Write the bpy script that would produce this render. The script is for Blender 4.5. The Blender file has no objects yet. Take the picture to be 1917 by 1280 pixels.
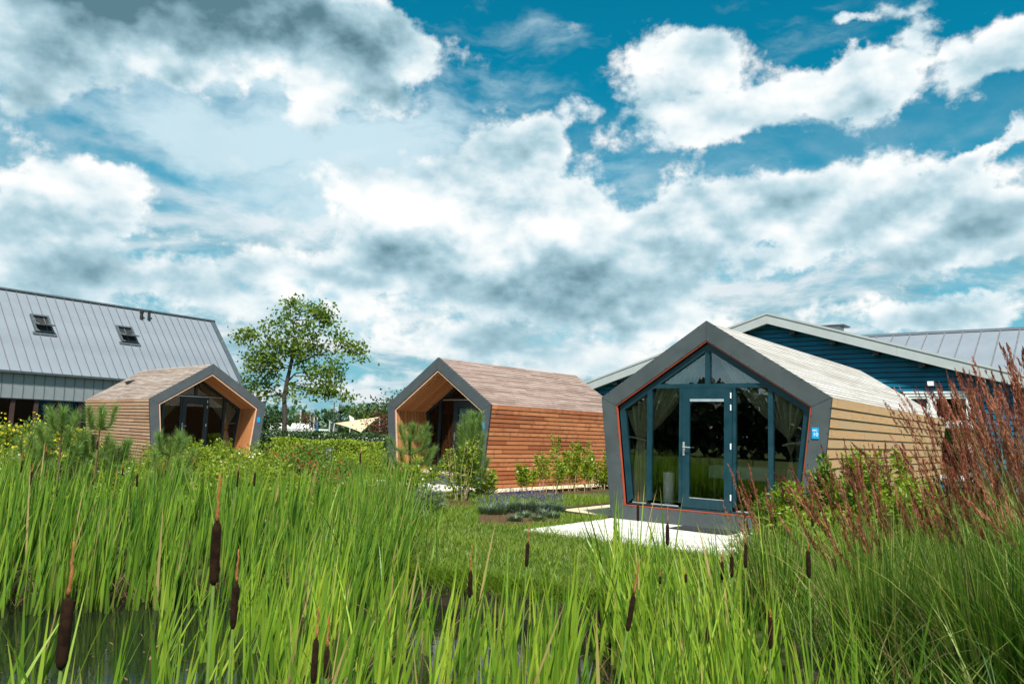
import bpy, math, random
import numpy as np
from mathutils import Vector, Matrix

random.seed(7)
rng = np.random.default_rng(11)
S = bpy.context.scene
COL = S.collection
PI = math.pi

# ------------------------------------------------------------------ camera
cam_data = bpy.data.cameras.new('camera')
cam = bpy.data.objects.new('camera', cam_data)
COL.objects.link(cam)
PITCH, ROLL, CAM_H = 0.1142, 0.0333, 1.573
cam_data.sensor_width = 36.0
cam_data.lens = 1467.7 / 1917 * 36.0
cam_data.clip_start = 0.05
cam_data.clip_end = 3000
cp_, sp_ = math.cos(PITCH), math.sin(PITCH)
fwd = Vector((0, cp_, sp_)); up0 = Vector((0, -sp_, cp_)); rt0 = Vector((1, 0, 0))
rt = rt0 * math.cos(ROLL) + up0 * math.sin(ROLL)
upv = up0 * math.cos(ROLL) - rt0 * math.sin(ROLL)
m3 = Matrix((rt, upv, -fwd)).transposed()
cam.matrix_world = Matrix.Translation((0, 0, CAM_H)) @ m3.to_4x4()
cam_data.dof.use_dof = True
cam_data.dof.focus_distance = 14.0
cam_data.dof.aperture_fstop = 8.0
S.camera = cam

# ------------------------------------------------------------------ look
S.view_settings.view_transform = 'Standard'
S.view_settings.look = 'None'
S.view_settings.gamma = 1
S.view_settings.use_curve_mapping = False
S.view_settings.exposure = EXPOSURE = 1.0
S.cycles.use_denoising = True
S.cycles.max_bounces = 8
S.cycles.transparent_max_bounces = 24
S.cycles.transmission_bounces = 6

# ------------------------------------------------------------------ sun
SUN_EL, SUN_AZ = math.radians(57), math.radians(173)      # azimuth clockwise from +Y (the view direction)
sdir = Vector((math.sin(SUN_AZ) * math.cos(SUN_EL), math.cos(SUN_AZ) * math.cos(SUN_EL), math.sin(SUN_EL)))
sun_data = bpy.data.lights.new('sun', 'SUN')
sun_data.energy = 4.3
sun_data.angle = math.radians(4.0)
sun_data.color = (1.0, 0.95, 0.86)
sun = bpy.data.objects.new('sun', sun_data)
COL.objects.link(sun)
sun.rotation_euler = sdir.to_track_quat('Z', 'Y').to_euler()
sun.location = (0, -20, 40)

# ------------------------------------------------------------------ sky: Nishita air, a high veil and cumulus placed by azimuth and elevation
CLOUDS = [(-33.3,23.1,7.1,4.5,0,1.0), (-27.3,25,11.5,5.3,0,1.3), (-20,26.4,10.9,4.2,0,1.2), (-14.5,28,7.6,2.9,0,0.9), (-33.8,19.6,3.6,4,0,0.9), (-11.7,28,2.8,2,0,0.8), (-15.2,21.9,2.8,3.3,0,1.1), (-8.8,26.5,4.3,2.7,0,1.2), (-11.1,23.9,4.7,3.5,0,1.0), (-24.5,22.3,2.4,1.6,0,0.7), (-32.3,12.5,6.5,4.9,0,0.9), (-28.1,13.2,5.8,3.7,0,0.8), (-32.1,10.2,6.2,3.6,0,0.8), (-27.1,15.6,4.7,1.9,0,0.6), (-29.3,8.7,7.8,2.4,0,0.7), (-23.3,9.6,6.6,2.1,0,0.6), (-1.2,20.7,4.2,3.3,0,0.9), (2.1,21.1,2.3,3.3,0,0.8), (-0.3,18.1,8.4,4.5,0,1.0), (-4.6,14.9,10.8,4.2,0,1.0), (2.2,14,10,5.8,0,1.0), (-10.4,12.6,8.3,3.4,0,0.9), (-2.5,10.7,16.3,3.5,0,1.0), (-12.2,17,4.6,2.4,0,0.9), (8.6,10.6,11.4,3.1,0,0.8), (4.3,23.5,2,1.6,0,0.7), (4.7,17,2.7,1.9,0,0.7), (-18.9,11.1,6,2.6,0,0.7), (10.7,26.3,4.8,3.2,0,1.0), (14.8,26.1,4.3,2.5,0,0.9), (11.9,22.3,6.8,3.4,0,1.0), (19.8,23.1,8.7,2.9,14,1.0), (25.4,23.9,5.9,2.4,12,0.9), (24.9,21.8,3.8,2,50,0.8), (31.1,23.1,5.6,2.5,18,0.9), (33.3,25,4,3,0,0.8), (27.5,27.5,4.4,1.4,0,0.7), (23.7,27.4,1.7,0.7,0,0.7), (28.4,26.2,2.2,0.9,0,0.7), (10.8,15.2,8.2,3.8,0,1.0), (16.9,16.8,8.5,3.4,0,0.9), (14.3,14,9.1,3.4,0,0.9), (24.6,15.9,8.3,3.8,0,0.9), (30.3,15.7,7.6,3.6,0,0.9), (27.1,13.6,9.3,3.1,0,0.9), (31.7,13.2,5.7,3,0,0.8), (19.4,12,4.2,1.6,0,0.7), (21.4,9.2,5.1,1.5,0,0.7), (30.1,8.7,7.6,2.2,0,0.9), (27.6,7.7,6.1,1.2,0,0.7), (33.6,19.6,1.4,1.1,30,0.7), (31.9,18.4,2.5,0.8,30,0.7), (11.3,7.9,12,2.3,0,0.6), (-19.3,7.4,4.2,2.2,0,0.6), (-9.9,3,6.4,1.5,0,0.5), (-7.8,7,11.5,2.3,0,0.7), (1.7,5.8,11.7,2.3,0,0.7), (-17.6,8.6,9.2,1.9,0,0.6), (7.5,4.8,6.9,1.5,0,0.6), (-31.8,7.2,5.7,2,0,0.6), (-5.3,3.2,7.7,1.5,0,0.5)]
SHADE = [(-30.2,25.2,13.3,4.8,0,2.3), (-19,27.3,12.7,3.9,0,2.1), (-33.5,19.7,4.7,4.3,0,1.0), (-24.5,22.1,2.2,1.6,0,0.9), (-14.3,20.8,2.1,1.8,0,0.9), (-11.4,23.5,4,3.1,0,1.3), (-9.8,23.2,2.2,1.4,0,0.6), (-31.9,11.2,7.4,3.6,0,0.95), (-27.4,11.9,4.7,1.7,0,0.6), (-11.1,11.8,7.5,2.1,0,0.7), (-2.4,10,17.9,2.5,0,0.6), (3.8,12.1,8.5,4.2,0,0.4), (0.2,13.2,8.5,1.9,0,0.6), (-11.9,15.9,3.7,1.3,0,0.8), (7.8,9.4,10.7,2.3,0,0.8), (12.8,12.9,9.2,2.4,0,1.1), (18,20.7,6.9,2.1,0,0.6), (27.1,12.3,10.5,2.1,0,0.9), (25.2,14.3,7,1.7,0,0.6), (32.3,23.1,4.4,2.4,0,0.4), (29.4,6.6,7.4,1,0,0.4), (-0.8,7.7,16.4,2.3,0,0.6), (-26.1,7.9,9.5,1.8,0,0.5), (-6.2,6.3,13.5,1.9,0,0.6), (3.6,7,9.7,1.6,0,0.5)]
VEIL = [(-20.2,19.6,17.7,9,0,1.0), (-15.8,14,15.1,7.4,0,0.8), (-6.9,21.1,11.2,8,0,0.9), (-25.6,22.1,12.6,5.2,0,0.8), (3,28.2,9.4,4.4,0,0.45), (6.1,18.6,7.5,5.9,0,0.4), (13.2,9.8,18.5,4.6,0,0.5), (-2.3,6.5,35.1,5.1,0,0.6)]

world = bpy.data.worlds.new('World')
S.world = world
world.use_nodes = True
world.cycles.sampling_method = 'MANUAL'
world.cycles.sample_map_resolution = 512

class NG:
    """tiny node-graph builder"""
    def __init__(self, tree):
        self.t = tree; self.l = tree.links
    def n(self, typ, **kw):
        o = self.t.nodes.new(typ)
        for k, v in kw.items(): setattr(o, k, v)
        return o
    def put(self, sock, v):
        if v is None: return
        if hasattr(v, 'is_output'): self.l.new(v, sock)
        else: sock.default_value = v
    def math(self, op, a, b=None, c=None, clamp=False):
        o = self.n('ShaderNodeMath', operation=op, use_clamp=clamp)
        self.put(o.inputs[0], a); self.put(o.inputs[1], b)
        if c is not None: self.put(o.inputs[2], c)
        return o.outputs[0]
    def vec(self, op, a, b=None, scale=None):
        o = self.n('ShaderNodeVectorMath', operation=op)
        self.put(o.inputs[0], a)
        if b is not None: self.put(o.inputs[1], b)
        if scale is not None: self.put(o.inputs['Scale'], scale)
        return o.outputs['Value'] if op in ('DOT_PRODUCT', 'LENGTH') else o.outputs[0]
    def noise(self, v, scale, detail=4, rough=.55, dist=0, col=False, lac=2.0):
        o = self.n('ShaderNodeTexNoise')
        self.put(o.inputs['Vector'], v)
        o.inputs['Scale'].default_value = scale; o.inputs['Detail'].default_value = detail
        o.inputs['Roughness'].default_value = rough; o.inputs['Distortion'].default_value = dist
        o.inputs['Lacunarity'].default_value = lac
        return o.outputs['Color' if col else 'Fac']
    def ramp(self, v, a, b, lo=0., hi=1., smooth=True):
        o = self.n('ShaderNodeMapRange', interpolation_type='SMOOTHSTEP' if smooth else 'LINEAR')
        self.put(o.inputs['Value'], v)
        self.put(o.inputs['From Min'], a); self.put(o.inputs['From Max'], b)
        self.put(o.inputs['To Min'], lo); self.put(o.inputs['To Max'], hi)
        return o.outputs[0]
    def mix(self, f, a, b, blend='MIX'):
        o = self.n('ShaderNodeMix', data_type='RGBA', blend_type=blend)
        self.put(o.inputs['Factor'], f)
        A = [i for i in o.inputs if i.name == 'A' and i.type == 'RGBA'][0]
        B = [i for i in o.inputs if i.name == 'B' and i.type == 'RGBA'][0]
        self.put(A, a if hasattr(a, 'is_output') else (*a, 1)); self.put(B, b if hasattr(b, 'is_output') else (*b, 1))
        return [q for q in o.outputs if q.type == 'RGBA'][0]

def build_sky():
    t = world.node_tree; t.nodes.clear(); g = NG(t)
    d = g.n('ShaderNodeTexCoord').outputs['Generated']
    sky = g.n('ShaderNodeTexSky', sky_type='NISHITA', sun_disc=False, sun_elevation=SUN_EL, sun_rotation=SUN_AZ,
              altitude=0, air_density=1.0, dust_density=.6, ozone_density=2.5)
    # turbulence that makes edges ragged
    w1 = g.vec('SUBTRACT', g.noise(d, 4.5, 5, .6, col=True), (.5, .5, .5))
    w2 = g.vec('SUBTRACT', g.noise(d, 22, 5, .62, col=True), (.5, .5, .5))
    dw = g.vec('ADD', g.vec('ADD', d, g.vec('SCALE', w1, scale=.085)), g.vec('SCALE', w2, scale=.05))
    def blobs(tab, v):
        acc = None
        for az, el, rx, ry, rot, s in tab:
            A, E = math.radians(az), math.radians(el)
            c = Vector((math.sin(A) * math.cos(E), math.cos(A) * math.cos(E), math.sin(E)))
            r = Vector((math.cos(A), -math.sin(A), 0)); u = r.cross(c)
            q = math.radians(rot); r2 = r * math.cos(q) + u * math.sin(q); u2 = u * math.cos(q) - r * math.sin(q)
            M = Matrix((r2, c, u2)).transposed()
            mp = g.n('ShaderNodeMapping', vector_type='TEXTURE')
            g.put(mp.inputs['Vector'], v)
            mp.inputs['Location'].default_value = c
            mp.inputs['Rotation'].default_value = M.to_euler()
            mp.inputs['Scale'].default_value = (math.radians(rx), 3.0, math.radians(ry))
            gr = g.n('ShaderNodeTexGradient', gradient_type='SPHERICAL')
            g.put(gr.inputs[0], mp.outputs[0])
            acc = g.math('MULTIPLY_ADD', gr.outputs['Fac'], s, acc if acc is not None else 0.)
        return acc
    ds = g.vec('ADD', g.vec('ADD', d, g.vec('SCALE', w1, scale=.022)), g.vec('SCALE', w2, scale=.045))
    dens = g.math('ADD', blobs([c for c in CLOUDS if c[2] * c[3] > 14], dw), blobs([c for c in CLOUDS if c[2] * c[3] <= 14], ds))
    shade = g.math('ADD', blobs([c for c in SHADE if c[2] * c[3] > 14], dw), blobs([c for c in SHADE if c[2] * c[3] <= 14], ds))
    veil = blobs(VEIL, g.vec('ADD', d, g.vec('SCALE', w1, scale=.25)))
    sx = g.n('ShaderNodeSeparateXYZ'); g.put(sx.inputs[0], d); z = sx.outputs['Z']
    # the same kind of broken cumulus everywhere the table does not reach
    far = g.ramp(g.vec('DOT_PRODUCT', d, tuple(fwd)), .80, .66)
    gen = g.math('MULTIPLY', g.ramp(g.noise(d, 3.2, 3, .5), .42, .66), .9)
    dens = g.math('MULTIPLY_ADD', gen, far, dens)
    shade = g.math('MULTIPLY_ADD', g.math('MULTIPLY', g.ramp(g.noise(d, 4.1, 3, .5), .45, .7), .7), far, shade)
    veil = g.math('MULTIPLY_ADD', g.noise(d, 2.4, 3, .5), g.math('MULTIPLY', far, .7), veil)
    # billows: fractal detail, sampled twice (here and a little higher) for relief
    sc = g.n('ShaderNodeMapping'); g.put(sc.inputs['Vector'], d); sc.inputs['Scale'].default_value = (1, 1, 1.5)
    p = sc.outputs[0]
    up = g.vec('ADD', p, (.0, -.004, .02))
    def billow(v):
        wv = g.vec('ADD', v, g.vec('SCALE', g.vec('SUBTRACT', g.noise(v, 14, 3, .5, col=True), (.5, .5, .5)), scale=.06))
        vo = g.n('ShaderNodeTexVoronoi', feature='F1', normalize=True)
        g.put(vo.inputs['Vector'], wv)
        vo.inputs['Scale'].default_value = 13; vo.inputs['Detail'].default_value = 2.5
        vo.inputs['Roughness'].default_value = .55; vo.inputs['Lacunarity'].default_value = 2.3
        b = g.math('SUBTRACT', 1.0, vo.outputs['Distance'])
        f = g.noise(v, 11, 8, .58)
        return g.math('MULTIPLY_ADD', b, .5, g.math('MULTIPLY', f, .9))
    b0, b1 = billow(p), billow(up)
    fine = g.noise(d, 60, 6, .6)
    H = g.math('ADD', g.math('SUBTRACT', b0, .78), g.math('MULTIPLY', g.math('SUBTRACT', fine, .5), .34))
    field = g.math('MULTIPLY_ADD', H, 1.55, g.math('MULTIPLY', dens, .92))
    alpha = g.ramp(field, .28, .68)
    thick = g.ramp(field, .35, 1.25)
    s0_ = g.noise(p, 8, 3.5, .5); s1_ = g.noise(g.vec('ADD', p, (.0, -.01, .05)), 8, 3.5, .5)
    relief = g.math('MULTIPLY_ADD', g.math('SUBTRACT', b0, b1), .45, g.math('SUBTRACT', s0_, s1_))                      # positive where the billow faces the light from above
    lit = g.math('MULTIPLY_ADD', relief, 1.65, .82)
    mot = g.math('MULTIPLY_ADD', g.noise(sc.outputs[0], 7, 4, .5), 2.2, -.25)          # bases are mottled, not flat
    lit = g.math('SUBTRACT', lit, g.math('MULTIPLY', g.math('MULTIPLY', g.math('MULTIPLY', g.ramp(shade, 0, 1.9), .56), g.ramp(mot, .0, 1.6, .62, 1.12)), 1.0))
    lit = g.math('SUBTRACT', lit, g.math('MULTIPLY', g.math('MULTIPLY', thick, .20), 1.0))
    lit = g.math('ADD', lit, g.math('MULTIPLY', g.math('SUBTRACT', H, 0.0), .42), clamp=True)
    ccol = g.n('ShaderNodeValToRGB'); g.put(ccol.inputs[0], lit)
    e = ccol.color_ramp.elements
    e[0].position = 0; e[0].color = (.11, .225, .28, 1)
    e[1].position = .97; e[1].color = (1.05, 1.05, 1.03, 1)
    for pos, c in ((.25, (.265, .44, .515, 1)), (.5, (.46, .66, .745, 1)), (.75, (.80, .905, .945, 1))):
        q = e.new(pos); q.color = c
    # high veil, drawn out along the wind
    vm = g.n('ShaderNodeMapping'); g.put(vm.inputs['Vector'], g.vec('ADD', d, g.vec('SCALE', w1, scale=.1)))
    vm.inputs['Rotation'].default_value = (.0, .5, .2); vm.inputs['Scale'].default_value = (1.4, 1, 4.5)
    vn = g.noise(vm.outputs[0], 3.5, 6, .6)
    va = g.ramp(g.math('MULTIPLY_ADD', g.math('SUBTRACT', vn, .5), 2.8, veil), .15, 1.25, 0, .9)
    tint = g.mix(1.0, sky.outputs[0], SKY_TINT, 'MULTIPLY')
    airc = g.mix(1.0, tint, (SKY_K,) * 3, 'MULTIPLY')
    hz = g.ramp(z, .0, .40, .88, 0.0)
    air = g.mix(hz, airc, (.27, .52, .645))
    veiled = g.mix(va, air, (.66, .85, .93))
    # clouds fade into the air low down
    low = g.ramp(z, -.02, .16, .45, 0.0)
    ccol2 = g.mix(low, ccol.outputs[0], (.40, .60, .68))
    # broken far cloud field, flattening towards the horizon like a real layer
    pass
    def layer(dv):
        cb = g.n('ShaderNodeCombineXYZ')
        s3 = g.n('ShaderNodeSeparateXYZ'); g.put(s3.inputs[0], dv)
        q = g.math('ADD', g.math('MAXIMUM', s3.outputs['Z'], 0.0), .22)
        g.put(cb.inputs[0], g.math('DIVIDE', s3.outputs['X'], q)); g.put(cb.inputs[1], g.math('DIVIDE', s3.outputs['Y'], q))
        v = g.vec('ADD', cb.outputs[0], (2.7, .6, 0.))
        return g.noise(v, 2.1, 9, .60, .3)
    l0 = layer(d); l1 = layer(g.vec('ADD', d, (0., 0., .016)))
    la = g.math('MULTIPLY', g.ramp(l0, .37, .56), g.ramp(z, .42, .14))
    ll = g.math('MULTIPLY_ADD', g.math('SUBTRACT', l0, l1), 4.2, .60)
    ll = g.math('SUBTRACT', ll, g.math('MULTIPLY', g.ramp(l0, .5, .78), .30), clamp=True)
    lc = g.n('ShaderNodeValToRGB'); g.put(lc.inputs[0], ll)
    e = lc.color_ramp.elements
    e[0].position = 0; e[0].color = (.20, .37, .45, 1); e[1].position = 1; e[1].color = (.92, .93, .94, 1)
    q = e.new(.5); q.color = (.42, .61, .69, 1)
    back = g.mix(g.math('MULTIPLY', la, .82), veiled, lc.outputs[0])
    final = g.mix(alpha, back, ccol2)
    k = 2 ** -EXPOSURE
    bg = g.n('ShaderNodeBackground'); g.put(bg.inputs[0], final); bg.inputs[1].default_value = k
    out = g.n('ShaderNodeOutputWorld'); g.l.new(bg.outputs[0], out.inputs[0])
SKY_TINT = (0.02, 1.17, 1.14)
SKY_K = 0.10
build_sky()

# ------------------------------------------------------------------ helpers: meshes
class MB:
    """collects faces; build() links them as ONE mesh object"""
    def __init__(self): self.v = []; self.f = []
    def poly(self, pts):
        b = len(self.v); self.v += [tuple(p) for p in pts]; self.f.append(tuple(range(b, b + len(pts)))); return self
    def add(self, v, f):
        b = len(self.v); self.v += [tuple(p) for p in v]; self.f += [tuple(i + b for i in q) for q in f]; return self
    def box(self, lo, hi, M=None):
        x0, y0, z0 = lo; x1, y1, z1 = hi
        v = [Vector(p) for p in ((x0,y0,z0),(x1,y0,z0),(x1,y1,z0),(x0,y1,z0),(x0,y0,z1),(x1,y0,z1),(x1,y1,z1),(x0,y1,z1))]
        if M is not None: v = [M @ p for p in v]
        return self.add(v, [(0,3,2,1),(4,5,6,7),(0,1,5,4),(1,2,6,5),(2,3,7,6),(3,0,4,7)])
    def prism(self, pts, y0, y1):
        """polygon of (x, z) pushed along y"""
        n = len(pts)
        ar = sum(pts[i][0] * pts[(i+1) % n][1] - pts[(i+1) % n][0] * pts[i][1] for i in range(n))
        if ar < 0: pts = pts[::-1]
        v = [(p[0], y0, p[1]) for p in pts] + [(p[0], y1, p[1]) for p in pts]
        f = [tuple(range(n)), tuple(range(2*n-1, n-1, -1))]
        f += [(i, i + n, (i+1) % n + n, (i+1) % n) for i in range(n)]
        return self.add(v, f)
    def slab(self, pts, z0, z1):
        """polygon of (x, y) pushed along z"""
        n = len(pts)
        ar = sum(pts[i][0] * pts[(i+1) % n][1] - pts[(i+1) % n][0] * pts[i][1] for i in range(n))
        if ar < 0: pts = pts[::-1]
        v = [(p[0], p[1], z0) for p in pts] + [(p[0], p[1], z1) for p in pts]
        f = [tuple(range(n-1, -1, -1)), tuple(range(n, 2*n))]
        f += [(i, (i+1) % n, (i+1) % n + n, i + n) for i in range(n)]
        return self.add(v, f)
    def tube(self, path, rad, sides=6, cap=True):
        path = [Vector(p) for p in path]; n = len(path); rings = []
        if not hasattr(rad, '__len__'): rad = [rad] * n
        b0 = len(self.v)
        side = None
        for i, p in enumerate(path):
            t = (path[min(i+1, n-1)] - path[max(i-1, 0)])
            if t.length < 1e-9: t = Vector((0, 0, 1))
            t.normalize()
            if side is None:
                a = Vector((1, 0, 0)) if abs(t.x) < .9 else Vector((0, 1, 0))
                side = t.cross(a).normalized()
            side = (side - t * side.dot(t)).normalized(); o = t.cross(side)
            for k in range(sides):
                an = 2 * PI * k / sides
                self.v.append(tuple(p + (side * math.cos(an) + o * math.sin(an)) * rad[i]))
        for i in range(n - 1):
            for k in range(sides):
                a, b = b0 + i * sides + k, b0 + i * sides + (k + 1) % sides
                self.f.append((a, b, b + sides, a + sides))
        if cap:
            self.f.append(tuple(b0 + k for k in range(sides))[::-1])
            self.f.append(tuple(b0 + (n-1) * sides + k for k in range(sides)))
        return self
    def mesh(self, name, material, smooth=False):
        me = bpy.data.meshes.new(name); me.from_pydata(self.v, [], self.f); me.update()
        if material: me.materials.append(material)
        if smooth: me.polygons.foreach_set('use_smooth', [True] * len(me.polygons))
        return me
    def build(self, name, material, parent=None, smooth=False, loc=None):
        return link(name, self.mesh(name, material, smooth), parent, loc)

def link(name, me, parent=None, loc=None, M=None):
    o = bpy.data.objects.new(name, me); COL.objects.link(o)
    if parent is not None: o.parent = parent
    if loc is not None: o.location = loc
    if M is not None: o.matrix_local = M
    return o

def np_mesh(name, V, F, material, attrs=None, smooth=False):
    V = np.ascontiguousarray(V, np.float32).reshape(-1, 3); F = np.ascontiguousarray(F, np.int32)
    k = F.shape[1]; me = bpy.data.meshes.new(name)
    me.vertices.add(len(V)); me.vertices.foreach_set('co', V.ravel())
    me.loops.add(F.size); me.loops.foreach_set('vertex_index', F.ravel())
    me.polygons.add(len(F)); me.polygons.foreach_set('loop_start', np.arange(0, F.size, k, dtype=np.int32))
    if smooth: me.polygons.foreach_set('use_smooth', np.ones(len(F), bool))
    for n, a in (attrs or {}).items():
        at = me.attributes.new(n, 'FLOAT', 'POINT'); at.data.foreach_set('value', np.ascontiguousarray(a, np.float32).ravel())
    me.update(calc_edges=True)
    if material: me.materials.append(material)
    return me

def tag(o, label=None, cat=None, group=None, kind=None):
    if label: o['label'] = label
    if cat: o['category'] = cat
    if group: o['group'] = group
    if kind: o['kind'] = kind
    return o
def thing(name, label, cat, loc=(0, 0, 0), rotz=0., group=None):
    o = bpy.data.objects.new(name, None); COL.objects.link(o)
    o.location = loc; o.rotation_euler = (0, 0, rotz); o.empty_display_size = .2
    return tag(o, label, cat, group)
def struct(name, me): return tag(link(name, me), kind='structure')
def stuff(name, me, label=None): return tag(link(name, me), label, kind='stuff')
def copy_tree(o, parent=None):
    c = o.copy(); COL.objects.link(c)
    if parent is not None: c.parent = parent
    for ch in list(o.children): copy_tree(ch, c)
    return c

# ------------------------------------------------------------------ helpers: plants
def strips(base, az, L, w, lean, curl, seg=4, face=None, taper=.6, z_tw=0.):
    """curved ribbon leaves: base (n,3), az = direction of lean, face = direction the flat side looks"""
    n = len(base); t = np.linspace(0, 1, seg + 1)[None, :]
    L, w, lean, curl, az = [np.broadcast_to(np.asarray(a, float), (n,))[:, None] for a in (L, w, lean, curl, az)]
    face = rng.uniform(0, 2*PI, (n, 1)) if face is None else np.asarray(face)[:, None]
    out = L * (lean * t + curl * t**2.2); hh = L * np.sqrt(np.clip(1 - (lean + curl * 1.1 * t)**2 * .55, .08, 1)) * t
    P = np.stack([base[:, 0:1] + out * np.cos(az), base[:, 1:2] + out * np.sin(az), base[:, 2:3] + hh], -1)
    ww = w * .5 * np.minimum(1, (1 - t)**taper * 1.15) * np.minimum(1, .55 + t * 2.5)
    fa = face + z_tw * t
    sd = np.stack([np.cos(fa), np.sin(fa), 0 * fa], -1) * ww[..., None]
    V = np.stack([P - sd, P + sd], 2).reshape(n, -1, 3)
    q = np.array([[2*i, 2*i+1, 2*i+3, 2*i+2] for i in range(seg)])
    F = (np.arange(n)[:, None, None] * (2 * (seg + 1)) + q[None]).reshape(-1, 4)
    tip = np.repeat(np.broadcast_to(t, (n, seg + 1)), 2, axis=1)
    tint = np.repeat(rng.random(n), 2 * (seg + 1))
    return V.reshape(-1, 3), F, {'tint': tint, 'tip': tip.ravel()}

def leaf_quads(C, size, ln=1.8, up=.4, tint=None, direction=None, jit=.45):
    """one folded-flat diamond per leaf, turned at random; C (n,3)"""
    n = len(C); size = np.broadcast_to(np.asarray(size, float), (n,))[:, None] * rng.uniform(.7, 1.3, (n, 1))
    a = rng.normal(size=(n, 3)) if direction is None else direction + rng.normal(size=(n, 3)) * jit
    a /= np.linalg.norm(a, axis=1, keepdims=True)
    nr = rng.normal(size=(n, 3)); nr[:, 2] += up * 2; b = np.cross(nr, a); b /= np.linalg.norm(b, axis=1, keepdims=True) + 1e-9
    V = np.stack([C - a * size * ln * .5, C + b * size * .5 - a * size * .1, C + a * size * ln * .5, C - b * size * .5 - a * size * .1], 1)
    F = np.arange(4 * n).reshape(n, 4)
    tint = rng.random(n) if tint is None else tint
    return V.reshape(-1, 3), F, {'tint': np.repeat(tint, 4), 'tip': np.tile([0., .5, 1., .5], n)}

def join_np(parts):
    V, F, A, b = [], [], {}, 0
    for v, f, a in parts:
        V.append(v); F.append(f + b); b += len(v)
        for k, x in a.items(): A.setdefault(k, []).append(x)
    return np.concatenate(V), np.concatenate(F), {k: np.concatenate(x) for k, x in A.items()}

# ------------------------------------------------------------------ materials
def new_mat(name):
    m = bpy.data.materials.new(name); m.use_nodes = True; m.node_tree.nodes.clear()
    g = NG(m.node_tree); o = g.n('ShaderNodeOutputMaterial'); return m, g, o
def principled(g, col, rough=.6, metal=0., spec=.5, bump=None, bstr=.3, bdist=.01):
    p = g.n('ShaderNodeBsdfPrincipled')
    g.put(p.inputs['Base Color'], col if hasattr(col, 'is_output') else (*col, 1))
    g.put(p.inputs['Roughness'], rough); g.put(p.inputs['Metallic'], metal); p.inputs['Specular IOR Level'].default_value = spec
    if bump is not None:
        b = g.n('ShaderNodeBump'); b.inputs['Strength'].default_value = bstr; b.inputs['Distance'].default_value = bdist
        g.put(b.inputs['Height'], bump); g.l.new(b.outputs[0], p.inputs['Normal'])
    return p
def obj_coord(g, scale=(1, 1, 1), off=None):
    tc = g.n('ShaderNodeTexCoord').outputs['Object']
    if off is not None: tc = g.vec('ADD', tc, off)
    m = g.n('ShaderNodeMapping'); g.put(m.inputs['Vector'], tc); m.inputs['Scale'].default_value = scale
    return m.outputs[0]
def plain(name, col, rough=.6, metal=0., spec=.5, var=.12, scale=6., bumpy=0., rvar=.1):
    m, g, o = new_mat(name); v = obj_coord(g)
    n = g.noise(v, scale, 5, .6)
    f = g.ramp(n, .25, .75, 0, 1)
    c = g.mix(f, tuple(x * (1 - var) for x in col), tuple(min(1, x * (1 + var)) for x in col))
    r = g.ramp(n, .3, .7, max(.02, rough - rvar), min(1, rough + rvar))
    p = principled(g, c, r, metal, spec, g.noise(v, scale * 14, 3, .6) if bumpy else None, bumpy)
    g.l.new(p.outputs[0], o.inputs[0]); return m
def emboss_none(): pass

def wood(name, cA, cB, cC, seg=2.1, grey=(.30, .28, .26), weather=.2, rough=.72, stain=None, knots=.5):
    """boards run along local Y; each board and each length of board has its own tone"""
    m, g, o = new_mat(name)
    rnd = g.n('ShaderNodeObjectInfo').outputs['Random']
    cb = g.n('ShaderNodeCombineXYZ'); g.put(cb.inputs[0], g.math('MULTIPLY', rnd, 91.)); g.put(cb.inputs[1], g.math('MULTIPLY', rnd, 57.)); g.put(cb.inputs[2], g.math('MULTIPLY', rnd, 13.))
    raw = g.vec('ADD', g.n('ShaderNodeTexCoord').outputs['Object'], cb.outputs[0])
    def mp(s):
        q = g.n('ShaderNodeMapping'); g.put(q.inputs['Vector'], raw); q.inputs['Scale'].default_value = s; return q.outputs[0]
    grain = g.noise(mp((26, 1.1, 26)), 2.2, 6, .65, .6)
    sx = g.n('ShaderNodeSeparateXYZ'); g.put(sx.inputs[0], raw)
    sy = g.math('DIVIDE', sx.outputs['Y'], seg); fl = g.math('FLOOR', sy); fr_ = g.math('SUBTRACT', sy, fl)
    wn = g.n('ShaderNodeTexWhiteNoise', noise_dimensions='2D')
    c2 = g.n('ShaderNodeCombineXYZ'); g.put(c2.inputs[0], fl); g.put(c2.inputs[1], g.math('MULTIPLY', rnd, 177.)); g.put(wn.inputs['Vector'], c2.outputs[0])
    tone = wn.outputs['Value']
    col = g.mix(g.ramp(grain, .3, .72), cA, cB)
    col = g.mix(g.math('MULTIPLY', tone, .95), col, cC)
    blot = g.noise(mp((2.2, .9, 2.2)), 1.6, 4, .6)
    col = g.mix(g.ramp(blot, .42, .75, 0, weather), col, grey)
    if stain is not None:
        sn = g.noise(mp((.6, 3.2, .6)), 1.4, 4, .6)
        col = g.mix(g.ramp(sn, .5, .78, 0, .7), col, stain)
    vo = g.n('ShaderNodeTexVoronoi'); g.put(vo.inputs['Vector'], mp((7.5, 2.4, 7.5))); vo.inputs['Scale'].default_value = 1.
    kn = g.ramp(vo.outputs['Distance'], .05, .17, knots, 0)
    col = g.mix(kn, col, tuple(x * .35 for x in cA))
    jt = g.ramp(g.math('ABSOLUTE', g.math('SUBTRACT', fr_, .5)), .496, .4995, 0, .75)
    col = g.mix(jt, col, (.03, .025, .02))
    p = principled(g, col, g.ramp(grain, .2, .8, rough - .1, rough + .1), 0, .3, grain, .35, .006)
    g.l.new(p.outputs[0], o.inputs[0]); return m

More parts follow.
